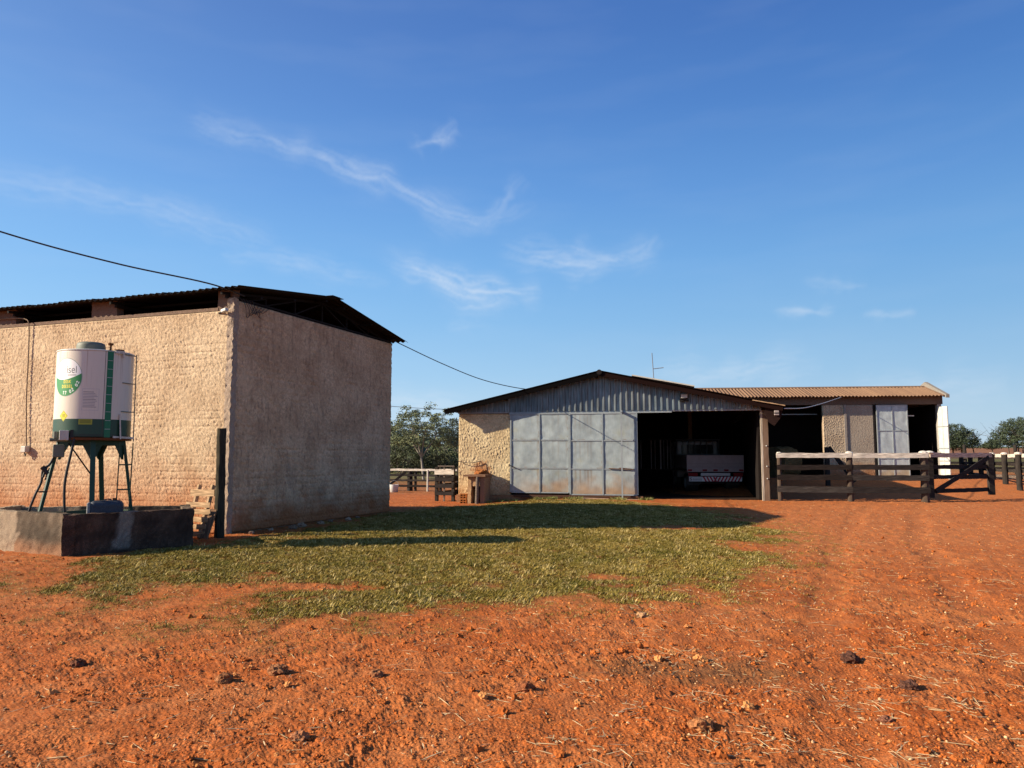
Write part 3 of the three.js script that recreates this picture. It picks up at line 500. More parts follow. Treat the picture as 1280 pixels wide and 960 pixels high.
  feet.forEach((p, i) => { const w = i % 2 ? 0.095 : 0.06, q2 = tops[i]; const leg = part(t, 'leg', merge([bar([p[0], y0, p[1]], [q2[0], yb - 0.04, q2[1]], w, w, 0.008), box(p[0] - 0.09, p[0] + 0.09, y0, y0 + 0.012, p[1] - 0.09, p[1] + 0.09)]), M.greenSteel);
    for (const s of [-1, 1]) { const n = tops[(i + (s > 0 ? 1 : 3)) % 4], dx = n[0] - q2[0], dz = n[1] - q2[1], l = Math.hypot(dx, dz), ux = dx / l, uz = dz / l; // triangular gusset
      const sh = new THREE.Shape([new THREE.Vector2(0, 0), new THREE.Vector2(0.27, 0), new THREE.Vector2(0.04, -0.33), new THREE.Vector2(0, -0.33)]), g = new THREE.ExtrudeGeometry(sh, { depth: 0.01, bevelEnabled: false }); g.applyMatrix4(new THREE.Matrix4().makeBasis(new THREE.Vector3(ux, 0, uz), new THREE.Vector3(0, 1, 0), new THREE.Vector3(-uz, 0, ux)).setPosition(q2[0], yb - 0.05, q2[1])); part(leg, 'gusset', metres(g), M.greenSteel); } });
  part(t, 'stay', rod([-0.40, yb - 0.1, 0.33], [0.0, yb - 0.62, 0.60], 0.014), M.darkSteel);
  // pump box, meter and black hoses at the left
  part(t, 'meter', box(-0.56, -0.40, yb - 0.05, yb + 0.12, 0.56, 0.66, 0.012), M.cream); part(t, 'pump', merge([box(-0.66, -0.46, yb - 0.34, yb - 0.12, 0.36, 0.5, 0.02), rod([-0.62, yb - 0.02, 0.5], [-0.62, yb + 0.1, 0.5], 0.05, 0.05, 14), rod([-0.72, yb - 0.04, 0.5], [-0.42, yb - 0.04, 0.5], 0.03)]), M.lidGrey); part(t, 'pump_bracket', box(-0.38, -0.31, yb - 0.06, yb + 0.13, 0.5, 0.62), M.rubber);
  part(t, 'hose', tube([[-0.30, yb - 0.03, 0.64], [-0.36, yb - 0.35, 0.68], [-0.42, yb - 0.75, 0.70], [-0.41, y0 + 0.3, 0.70], [-0.38, y0 + 0.04, 0.68]], 0.024, 40, 8), M.rubber);
  part(t, 'delivery_hose', tube([[-0.62, yb - 0.3, 0.42], [-0.70, yb - 0.46, 0.44], [-0.80, yb - 0.55, 0.44], [-0.82, yb - 0.75, 0.44], [-0.92, yb - 1.0, 0.44], [-0.99, y0 + 0.2, 0.42], [-1.0, y0 + 0.02, 0.4]], 0.022, 50, 8), M.rubber);
  const nz = part(t, 'nozzle', rod([-0.82, yb - 0.5, 0.46], [-0.72, yb - 0.62, 0.47], 0.045, 0.035), M.rubber); part(nz, 'spout', rod([-0.74, yb - 0.5, 0.46], [-0.80, yb - 0.68, 0.47], 0.02), M.rubber); part(nz, 'trigger', rod([-0.70, yb - 0.52, 0.47], [-0.76, yb - 0.72, 0.47], 0.012), M.rubber); part(t, 'hose_bracket', bar([-0.86, yb - 0.92, 0.42], [-0.72, yb - 0.92, 0.42], 0.03, 0.025), M.rubber);
  // ladder at the right, its upper part white against the shell
  const lad = new THREE.Group(); lad.name = 'ladder'; t.add(lad);
  const rail = (u) => [[u, y0 + 0.06, 0.36 + (u > 0.6 ? -0.1 : 0)], [u + 0.02, yb - 0.08, 0.42 + (u > 0.6 ? -0.1 : 0)]];
  for (const u of [0.48, 0.72]) part(lad, 'rail', bar(...rail(u), 0.022, 0.04), M.greenSteel);
  for (const [y, m] of [[y0 + 0.08, 0.0], [y0 + 0.52, 0.01], [y0 + 0.96, 0.015]]) part(lad, 'rung', rod([0.48 + m, y, 0.38], [0.72 + m, y, 0.29], 0.013), M.greenSteel);
  part(lad, 'upper_rail', bar([0.50, yb - 0.02, 0.54], [0.47, yb + 0.42, 0.54], 0.025, 0.05), M.cream); part(lad, 'upper_rail', bar([0.745, yb - 0.06, 0.24], [0.735, yt - 0.02, 0.24], 0.02, 0.02), M.lidGrey);
  for (const y of [yb + 0.47, yb + 0.98, yt - 0.05]) part(lad, 'upper_rung', rod([0.49, y, 0.52], [0.735, y, 0.24], 0.008), M.lidGrey);
  part(lad, 'top_bracket', merge([bar([0.34, yt - 0.03, 0.63], [0.50, yt - 0.02, 0.55], 0.025, 0.05), bar([0.49, yt - 0.12, 0.55], [0.49, yt + 0.0, 0.55], 0.025, 0.04)]), M.cream);
  part(lad, 'foot_bar', bar([0.36, yb + 0.015, 0.62], [0.74, yb + 0.005, 0.3], 0.02, 0.035), M.cream);

  // jerry can standing on the basin rim corner
  const j = thing('plastic_drum', 'dark blue plastic drum with pale end standing behind the basin wall', 'drum', [-6.93, 0.5, -13.28], 0.42);
  { const g = new RoundedBoxGeometry(0.52, 0.34, 0.3, 5, 0.09); g.translate(0, 0.19, 0); part(j, 'body', metres(g), M.blueDrum); const e = new RoundedBoxGeometry(0.06, 0.30, 0.27, 4, 0.028); e.translate(-0.262, 0.185, 0); part(j, 'end_panel', metres(e), std(0.36, 0.36, 0.36, { map: T.grain })); part(j, 'cap', new THREE.CylinderGeometry(0.035, 0.035, 0.05, 14).translate(0.12, 0.37, 0), M.rust); part(j, 'handle', tube([[-0.05, 0.35, 0], [-0.02, 0.375, 0], [0.05, 0.375, 0], [0.08, 0.35, 0]], 0.012, 16), M.blueDrum); }
}

// ------------------------------------------------------------------ cables
solo('overhead_cable', tube([[-14, 7.2, -11.6], [-9.54, 5.78, -14], [-7.8, 5.4, -14.9], [-6.19, 5.16, -15.75], [-5.72, 5.02, -16.2]], 0.016, 60, 6), M.wire, 'black overhead cable coming down from the left to the plaster building roof', 'cable');
solo('overhead_cable', tube([[-3.45, 5.02, -22.85], [-2.3, 4.66, -25.2], [-1.1, 4.38, -27.6], [0.16, 4.27, -29.72], [0.9, 4.22, -30.25]], 0.015, 50, 6), M.wire, 'black overhead cable sagging between the two buildings', 'cable');
solo('overhead_cable', tube([[-30, 10.5, -118], [-16, 9.2, -119], [-4, 8.9, -120], [10, 9.3, -121]], 0.045, 40, 5), std(0.2, 0.2, 0.22), 'faint far cable low in the sky above the tree', 'cable');

// ------------------------------------------------------------------ gabled shed
{
  const s = thing('shed', 'grey metal gabled shed with sliding doors, open bay and low dark roof', 'shed', [-2.14, 0, -30.96], TURN12);
  const R = rng(91), W = 11.62, H = 3.32, D = 13, xr = 5.72, yr = 4.84;
  // plastered front corner wall
  const wz = (x, y, e) => e ? -0.03 : 0.019 * (0.75 + 0.5 * n2(x * 1.3 + 4, y * 1.1)) * (0.5 + 0.6 * n2(x * 8 + y * 3, y * 6 - x * 2) + 0.6 * n2b(x * 15 + y * 5, y * 13)) + 0.02;
  const fw = part(s, 'front_wall', sheet(2.14, H + 0.3, 100, 165, wz, (x, y) => { let c = plasterColour([0.88, 0.68, 0.41], [0.60, 0.26, 0.09], 0.75, 71)(x, y); const st = ss(0.5, 0.15, Math.hypot((x - 0.95) / 1.1, y - 1.35) + 0.2 * fbm(x * 4, y * 4, 3)); return mix3(c, [0.58, 0.20, 0.06], st * 0.8); }), M.stucco, 'rough cream plaster corner wall'); fw.position.set(0, -0.3, 0);
  part(s, 'wall_core', box(0.01, 2.13, -0.5, H - 0.01, -0.2, -0.01), M.plaster);
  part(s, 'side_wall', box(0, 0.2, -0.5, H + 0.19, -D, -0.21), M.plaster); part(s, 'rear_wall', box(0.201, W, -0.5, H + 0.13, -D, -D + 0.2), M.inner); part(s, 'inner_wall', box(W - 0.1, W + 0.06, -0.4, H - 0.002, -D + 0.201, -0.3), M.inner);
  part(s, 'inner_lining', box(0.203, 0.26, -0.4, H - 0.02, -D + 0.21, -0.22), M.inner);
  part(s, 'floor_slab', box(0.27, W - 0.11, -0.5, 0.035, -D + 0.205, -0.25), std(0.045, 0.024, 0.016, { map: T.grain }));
  part(s, 'plinth', rough(new THREE.BoxGeometry(7.3, 0.62, 0.34, 60, 4, 3).translate(3.62, -0.2, 0.02), 0.02, 5), std(0.46, 0.23, 0.12, { map: T.grain, bumpMap: T.grainBump, bumpScale: 0.01 }));
  // beam over the opening, door rail
  part(s, 'beam', box(0.0, W + 0.02, H, H + 0.10, -0.1, 0.12), M.galv); part(s, 'door_rail', box(2.1, 8.4, H - 0.05, H - 0.002, 0.1, 0.17), M.galvDark);
  const roofY = (x) => x < xr ? mix(3.44, yr, (x + 0.42) / (xr + 0.42)) : mix(yr, 3.44, (x - xr) / (12.42 - xr));
  // ribbed metal cladding of the gable, one sheet per metre
  const prof = (x) => { const u = ((x % 0.22) + 0.22) % 0.22; return u < 0.13 ? 0 : u < 0.15 ? (u - 0.13) / 0.02 * 0.06 : u < 0.20 ? 0.06 : (0.22 - u) / 0.02 * 0.06; };
  for (let k = 0; k < 11; k++) {
    const x0 = k * 1.1 - 0.06, x1 = Math.min(x0 + 1.1, W), xs = []; for (let u = x0; u < x1 - 1e-4; u += 0.22) for (const o of [0, 0.13, 0.15, 0.20]) if (u + o < x1) xs.push(u + o); xs.push(x1);
    const pos = [], uv = [], col = [], idx = [], tone = 0.85 + 0.25 * R(), blue = R(), NY = 6;
    xs.forEach((x, i) => { const yt = Math.max(H + 0.11, roofY(x) - 0.09); for (let j = 0; j <= NY; j++) { const y = mix(H + 0.045, yt, j / NY); pos.push(x, y, 0.125 + prof(x - x0) + 0.002 * (k % 2)); uv.push(x, y); const v = fbm(x * 1.2, y * 1.5, 4), r = ss(0.2, 0.55, fbm(x * 4 + 9, y * 0.6, 4)); const c = mix3(mix3([0.30, 0.33, 0.34], [0.20, 0.27, 0.31], blue * 0.7).map((q) => q * tone * (1 + 0.35 * v)), [0.13, 0.14, 0.14], r * 0.5); col.push(...c); } if (i) for (let j = 0; j < NY; j++) { const a = (i - 1) * (NY + 1) + j, b = a + NY + 1; idx.push(a, b, a + 1, b, b + 1, a + 1); } });
    const g = new THREE.BufferGeometry(); g.setAttribute('position', new THREE.Float32BufferAttribute(pos, 3)); g.setAttribute('uv', new THREE.Float32BufferAttribute(uv, 2)); g.setAttribute('color', new THREE.Float32BufferAttribute(col, 3)); g.setIndex(idx); part(s, 'cladding_sheet', toCreasedNormals(g, 0.5), M.clad);
  }
  { // closed gable behind the cladding and at the rear
    const tri = (z) => { const sh = new THREE.Shape([[0.02, H], [W, H], [W, roofY(W) - 0.12], [xr, yr - 0.12], [0.02, roofY(0.02) - 0.12]].map((p) => new THREE.Vector2(...p))); const g = new THREE.ExtrudeGeometry(sh, { depth: 0.06, bevelEnabled: false }); g.translate(0, 0.103, z); return metres(g); };
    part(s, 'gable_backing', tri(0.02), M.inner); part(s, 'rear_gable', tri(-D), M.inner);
  }
  // roof: two slopes of corrugated sheets seen on edge, with dark rake boards
  const roof = new THREE.Group(); roof.name = 'roof'; s.add(roof);
  const over = 0.62, slope = (x0, y0, x1, y1, n) => { const L = Math.hypot(x1 - x0, y1 - y0), a = Math.atan2(y1 - y0, x1 - x0), w = (D + over + 0.3) / n; const g = corrugated(w + 0.09, L, 0.177, 0.02, 0.01, 6); g.rotateY(Math.PI / 2); // now runs along x, across -z
    for (let i = 0; i < n; i++) { const m = part(roof, 'roof_sheet', g, M.darkRoof); m.position.set(x0, y0 + 0.03 + (i % 2) * 0.012, over - i * w); m.rotation.z = a; } };
  slope(-0.46, 3.42, xr, yr, 13);
  { const L = Math.hypot(12.42 - xr, yr - 3.42), a = Math.atan2(3.42 - yr, 12.42 - xr), w = (D + over + 0.3) / 13, g = corrugated(w + 0.09, L, 0.177, 0.02, 0.01, 6); g.rotateY(Math.PI / 2); for (let i = 0; i < 13; i++) { const m = part(roof, 'roof_sheet', g, M.darkRoof); m.position.set(xr, yr + 0.034 + (i % 2) * 0.012, over - i * w); m.rotation.z = a; } }
  part(roof, 'ridge_cap', rod([xr, yr - 0.02, over + 0.02], [xr, yr - 0.02, -D - 0.3], 0.1, 0.1, 14), M.darkRoof);
  part(roof, 'rake_board', bar([-0.42, 3.345, over - 0.05], [xr, yr - 0.085, over - 0.05], 0.04, 0.15), std(0.006, 0.005, 0.005, { specularIntensity: 0 })); part(roof, 'rake_board', bar([xr, yr - 0.085, over - 0.051], [12.35, 3.33, over - 0.051], 0.04, 0.15), std(0.016, 0.008, 0.007, { specularIntensity: 0 }));
  part(roof, 'patch_sheet', bar([6.95, 4.675, over - 0.36], [9.25, 4.215, over - 0.36], 0.8, 0.045), M.cream, 'pale metal patch sheet');
  part(roof, 'eave_flashing', bar([11.3, 3.66, over + 0.005], [12.42, 3.45, over + 0.005], 0.05, 0.03), M.palletWood);
  for (const [x, y] of [[0.1, 3.44], [2, 3.88], [4, 4.33], [5.6, 4.68], [7.4, 4.38], [9.4, 3.95], [11.4, 3.53]]) part(s, 'purlin', box(x - 0.04, x + 0.04, y - 0.06, y, -D, over - 0.08), M.darkWood);
  part(s, 'eave_board', (() => { const sh = new THREE.Shape([[11.75, 3.45], [12.36, 3.36], [12.30, 3.05], [12.05, 2.72], [11.86, 2.86], [11.72, 3.2]].map((p) => new THREE.Vector2(...p))); const g = new THREE.ExtrudeGeometry(sh, { depth: 0.06, bevelEnabled: false }); g.translate(0, 0, over - 0.2); return metres(g); })(), std(0.035, 0.016, 0.013, { map: T.wood }));
  // right hand post; pale strip paints its sunlit left face
  part(s, 'bay_post', rough(new THREE.BoxGeometry(0.19, 3.5, 0.24, 3, 20, 3).translate(11.77, 1.58, -0.02), 0.012, 3), M.postWood); part(s, 'sunlit_edge', box(11.60, 11.672, -0.15, H - 0.002, 0.0, 0.10), std(0.62, 0.52, 0.42, { map: T.streak }));
  for (const y of [0.8, 1.25, 2.0]) part(s, 'bolt', new THREE.SphereGeometry(0.025, 8, 6).translate(11.79, y, 0.115), M.whitePaint);
  // two sliding leaves of framed sheet panels
  const leaf = (x0, x1, colsX, rowsY, yb, z, seed) => {
    const d = new THREE.Group(); d.name = 'door'; s.add(d);
    const X = [x0, ...colsX, x1], Y = [yb, ...rowsY, H - 0.055];
    for (let i = 0; i + 1 < X.length; i++) for (let j = 0; j + 1 < Y.length; j++) {
      const w = X[i + 1] - X[i] - 0.05, h = Y[j + 1] - Y[j] - 0.05, sd = seed + i * 7 + j * 3, ox = X[i] + 0.025, oy = Y[j] + 0.025;
      const g = sheet(w, h, 20, 20, (x, y, e) => e ? 0 : 0.022 * Math.sin(Math.PI * x / w) * Math.sin(Math.PI * y / h) * n2(sd, 3) + 0.012 * fbm(x * 1.3 + sd, y * 1.3, 3), (x, y) => {
        const v = fbm(x * 0.8 + sd * 3, y * 0.9, 4), q = fbm((x + ox) * 0.8 + 3, (y + oy) * 1.1, 3); let c = [0.43, 0.49, 0.51].map((k) => k * (1 + 0.22 * v + 0.08 * n2(sd, 1)));
        const low = ss(1.0, 0.15, y + oy + 0.5 * q) * ss(1.2, 4.2, ox + x); c = mix3(c, [0.47, 0.26, 0.115], low * 0.75);
        const streaks = ss(0.15, 0.5, fbm((ox + x) * 9, 3, 2)) * ss(h, h * 0.3, h - y + 0.1) * (j === 0 && i === 0 ? 0.6 : 0.3); c = mix3(c, [0.28, 0.17, 0.10], streaks); const weld = ss(0.06, 0.0, Math.min(x, w - x, y, h - y)) * ss(0.05, 0.4, fbm((ox + x) * 3 + sd, (oy + y) * 3, 3)); c = mix3(c, [0.27, 0.14, 0.075], 0.6 * weld); return mix3(c, [0.40, 0.38, 0.25], ss(0.2, 0.6, q) * 0.35); });
      g.translate(ox, oy, z + 0.012); part(d, 'panel', g, M.door);
    }
    for (const x of X) part(d, 'stile', box(x - 0.027, x + 0.027, yb, H - 0.056, z - 0.02, z + 0.04), M.galvDark);
    for (const y of Y) part(d, 'frame_bar', box(x0 + 0.028, x1 - 0.028, y - 0.022, y + 0.022, z - 0.018, z + 0.03), M.galv);
    part(d, 'backing', box(x0, x1, yb, H - 0.06, z - 0.035, z - 0.022), M.inner); return d;
  };
  const d1 = leaf(2.17, 4.47, [3.32], [1.16, 2.25], 0.22, 0.13, 1), d2 = leaf(4.52, 7.08, [5.78], [1.13, 2.22], 0.16, 0.165, 40);
  part(d1, 'handle', bar([2.1, 1.28, 0.2], [2.36, 1.18, 0.22], 0.02, 0.03), M.darkSteel); part(d2, 'latch', bar([6.0, 1.16, 0.23], [6.9, 1.13, 0.23], 0.02, 0.025), M.rust);
  part(s, 'bottom_track', merge([box(2.3, 7.1, 0.06, 0.13, 0.1, 0.24), box(2.6, 5.6, 0.03, 0.05, 0.2, 0.34)]), std(0.12, 0.06, 0.04, { map: T.metal }));
  part(s, 'sill_plank', bar([5.0, 0.02, 0.48], [7.2, -0.02, 0.42], 0.3, 0.06), std(0.56, 0.38, 0.25, { map: T.wood }));
  const pole = thing('steel_pole', 'thin pale steel pole standing before the right sliding door', 'pole', [-2.14, 0, -30.96], TURN12);
  part(pole, 'shaft', rough(box(6.49, 6.545, -0.05, H + 0.05, 0.36, 0.41), 0.006, 1.5), M.galv); part(pole, 'clamp', box(6.48, 6.56, H - 0.04, H + 0.04, 0.12, 0.44), M.galvDark);
  part(pole, 'hook', bar([6.4, 1.18, 0.4], [6.95, 1.13, 0.32], 0.025, 0.025), M.rust);
  const fl = thing('floodlight', 'small white floodlight on the ribbed gable of the shed', 'lamp', [-2.14, 0, -30.96], TURN12);
  part(fl, 'housing', box(8.72, 9.02, 3.76, 3.94, 0.22, 0.32, 0.02), M.darkSteel); part(fl, 'lens', box(8.75, 8.99, 3.80, 3.935, 0.322, 0.335), M.cream); part(fl, 'bracket', box(8.7, 9.04, 3.68, 3.74, 0.13, 0.26), M.darkSteel);
  const el = thing('lamp_box', 'small dim lamp under the right eave end of the shed', 'lamp', [-2.14, 0, -30.96], TURN12);
  part(el, 'housing', box(12.05, 12.22, 3.10, 3.28, over - 0.138, over - 0.05, 0.02), std(0.3, 0.25, 0.24)); part(el, 'guard', box(12.04, 12.23, 3.17, 3.2, over - 0.14, over - 0.035), M.darkSteel);
  const an = thing('antenna', 'thin metal antenna with a short side arm on the shed roof', 'antenna', [-2.14, 0, -30.96], TURN12);
  part(an, 'mast', rod([7.72, 4.3, -2], [7.64, 5.85, -2], 0.016), std(0.18, 0.18, 0.2)); part(an, 'arm', rod([7.67, 5.19, -2], [8.1, 5.23, -2], 0.016), std(0.18, 0.18, 0.2)); part(an, 'mount', box(7.66, 7.8, 4.3, 4.46, -2.06, -1.94), M.darkSteel);
  // barred metal grille inside
  const gr = thing('metal_grille', 'dim barred metal grille standing deep inside the open bay', 'grille', [-2.14, 0, -30.96], TURN12);
  const dim = std(0.16, 0.15, 0.15);
  [[7.0, .016], [7.45, .02], [7.62, .014], [7.86, .035], [8.0, .012], [8.16, .016], [8.3, .012]].forEach(([x, r]) => part(gr, 'bar', rod([x, 1.05, -5], [x, 2.35, -5], r), dim)); part(gr, 'rail', rod([6.9, 1.05, -5], [8.4, 1.05, -5], 0.02), M.darkSteel); part(gr, 'rail', rod([6.9, 2.35, -5], [8.4, 2.35, -5], 0.02), M.darkSteel); for (const x of [6.9, 8.4]) part(gr, 'leg', rod([x, 0.03, -5], [x, 2.35, -5], 0.02), M.darkSteel);

  // small plastered kiosk before the corner wall
  const k = thing('brick_kiosk', 'small plastered brick stove with a slab top against the shed corner wall', 'stove', [-2.14, -0.22, -30.96], TURN12);
  const kw = std(0.74, 0.46, 0.25, { map: T.grain, bumpMap: T.grainBump, bumpScale: 0.012 });
  part(k, 'side_wall', rough(new THREE.BoxGeometry(0.14, 1.06, 1.02, 2, 8, 8).translate(0.74, 0.53, 0.56), 0.012, 5), kw); part(k, 'side_wall', rough(new THREE.BoxGeometry(0.16, 1.06, 1.02, 2, 8, 8).translate(1.24, 0.53, 0.56), 0.012, 5), std(0.44, 0.27, 0.17, { map: T.grain }));
  part(k, 'front_lintel', box(0.812, 1.158, 0.70, 1.055, 0.9, 1.04), kw); part(k, 'back_wall', box(0.812, 1.158, 0.0, 0.69, 0.12, 0.2), std(0.05, 0.03, 0.025)); part(k, 'top_slab', rough(new THREE.BoxGeometry(0.86, 0.07, 1.16, 8, 2, 8).translate(0.96, 1.1, 0.6), 0.012, 5), std(0.34, 0.19, 0.12, { map: T.grain }));
  part(k, 'front_post', rod([1.06, 0, 1.16], [1.08, 1.065, 1.12], 0.075, 0.065, 10), M.greyWood);
  const heap = lump(55, 0.27, 3, 0.5, 0.3); heap.translate(-2.14 + 0.978 * 1.02 - 0.208 * 0.35, 0.97, -30.96 + 0.208 * 1.02 + 0.978 * 0.35); solo('earth_heap', heap, M.redClay, 'lump of bright red earth lying on the slab of the small stove', 'earth heap');
  for (const [y, lab] of [[0, 'hollow red clay brick, lower one left of the small stove'], [0.2, 'hollow red clay brick, upper one left of the small stove']]) { const b = thing('hollow_brick', lab, 'brick', [-2.14, -0.22 + y, -30.96], TURN12, undefined); const bx = (a, c, e, f) => box(a, c, e, f, 0.55, 0.85);
    const cl = [bx(0.3, 0.56, 0.0, 0.03), bx(0.3, 0.56, 0.165, 0.195), bx(0.3, 0.33, 0.031, 0.164), bx(0.53, 0.56, 0.031, 0.164), bx(0.415, 0.445, 0.031, 0.164)]; part(b, 'body', merge(cl), M.redClay); part(b, 'web', bx(0.331, 0.414, 0.085, 0.11), M.redClay); part(b, 'web', bx(0.446, 0.529, 0.085, 0.11), M.redClay); }
  const sw = thing('thin_wire', 'thin dark wire strung across the cream corner wall above the stove', 'wire', [-2.14, 0, -30.96], TURN12);
  part(sw, 'strand', tube([[0.03, 1.42, 0.1], [0.35, 1.36, 0.13], [0.7, 1.38, 0.12], [0.95, 1.42, 0.1], [1.0, 1.2, 0.1], [0.98, 0.95, 0.12]], 0.014, 60, 5), M.wire);
}

// ------------------------------------------------------------------ truck in the bay, seen from behind
{
  const t = thing('truck', 'white flatbed truck parked inside the dark bay, tailgate towards the yard', 'truck', [8.68, 0.035, -33.0], -0.07);
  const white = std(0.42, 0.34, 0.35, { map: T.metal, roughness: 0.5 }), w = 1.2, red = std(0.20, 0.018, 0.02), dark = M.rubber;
  part(t, 'bed_floor', box(-w, w, 0.95, 1.03, -4.2, -0.06), M.greyWood);
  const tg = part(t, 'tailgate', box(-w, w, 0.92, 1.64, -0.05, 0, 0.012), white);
  for (const y of [1.12, 1.26, 1.6]) part(tg, 'groove', box(-w + 0.03, w - 0.03, y, y + 0.022, 0.001, 0.012), std(0.26, 0.22, 0.23));
  for (const x of [-1.08, -0.45, 0, 0.45, 1.08]) part(tg, 'hinge', box(x - 0.09, x + 0.09, 0.96, 1.03, 0.002, 0.03), red);
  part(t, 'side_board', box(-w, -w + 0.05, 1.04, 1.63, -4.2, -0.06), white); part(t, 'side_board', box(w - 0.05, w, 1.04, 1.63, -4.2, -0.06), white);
  part(t, 'licence_plate', box(-0.62, 0.62, 0.76, 0.875, -0.03, -0.01), std(0.6, 0.56, 0.56)); for (const s of [-1, 1]) part(t, 'tail_lamp', box(s * 0.95 - 0.2, s * 0.95 + 0.2, 0.74, 0.88, -0.05, -0.012), red);
  { // striped bumper
    const cv = document.createElement('canvas'); cv.width = 1024; cv.height = 96; const x = cv.getContext('2d'); x.fillStyle = '#d9d3d4'; x.fillRect(0, 0, 1024, 96); x.fillStyle = '#b3202e';
    for (let i = 0; i < 12; i++) { const d = i < 4 ? 1 : -1, a = 262 + i * 66; x.beginPath(); x.moveTo(a, 0); x.lineTo(a + 32, 0); x.lineTo(a + 32 + d * 50, 96); x.lineTo(a + d * 50, 96); x.fill(); }
    x.fillStyle = '#cfc9cb'; x.fillRect(0, 0, 250, 96); x.fillStyle = '#5c5458'; x.font = 'bold 92px serif'; x.fillText('S', 8, 82); x.font = '64px serif'; x.fillText('tamm', 72, 76);
    const tx = new THREE.CanvasTexture(cv); tx.colorSpace = THREE.SRGBColorSpace; const g = new THREE.BoxGeometry(2.22, 0.2, 0.06); g.translate(0, 0.62, -0.06); part(t, 'bumper', g, new THREE.MeshStandardMaterial({ map: tx, roughness: 0.6 }));
  }
  const hbm = std(0.14, 0.14, 0.15), hb = new THREE.Group(); hb.name = 'headboard'; t.add(hb); for (let i = 0; i <= 7; i++) part(hb, 'bar', box(-1.0 + i * 0.285 - 0.018, -1.0 + i * 0.285 + 0.018, 1.05, 2.36, -4.3, -4.26), hbm); for (const y of [1.66, 2.36]) part(hb, 'rail', box(-1.05, 1.05, y, y + 0.05, -4.302, -4.258), hbm);
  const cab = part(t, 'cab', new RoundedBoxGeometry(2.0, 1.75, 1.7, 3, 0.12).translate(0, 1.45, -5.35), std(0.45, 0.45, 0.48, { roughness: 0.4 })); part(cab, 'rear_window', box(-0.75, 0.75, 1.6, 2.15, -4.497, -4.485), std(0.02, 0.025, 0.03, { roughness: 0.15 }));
  for (const s of [-1, 1]) { part(t, 'mirror', box(s * 1.2 - 0.08, s * 1.2 + 0.08, 1.75, 2.1, -5.9, -5.85), M.rubber); part(t, 'mudguard', box(s * 0.85 - 0.3, s * 0.85 + 0.3, 0.35, 0.72, -0.55, -0.53), dark);
    for (const z of [-1.25, -5.3]) { const wh = part(t, 'wheel', new THREE.CylinderGeometry(0.42, 0.42, z > -3 ? 0.5 : 0.25, 28).rotateZ(Math.PI / 2).translate(s * 0.85, 0.42, z), dark); part(wh, 'rim', new THREE.CylinderGeometry(0.24, 0.24, 0.02, 20).rotateZ(Math.PI / 2).translate(s * (z > -3 ? 1.111 : 0.986), 0.42, z), M.galv); } }
  part(t, 'chassis', merge([box(-0.45, -0.35, 0.7, 0.9, -6, -0.2), box(0.35, 0.45, 0.7, 0.9, -6, -0.2), box(-0.8, 0.8, 0.38, 0.5, -1.3, -1.2)]), dark);
}

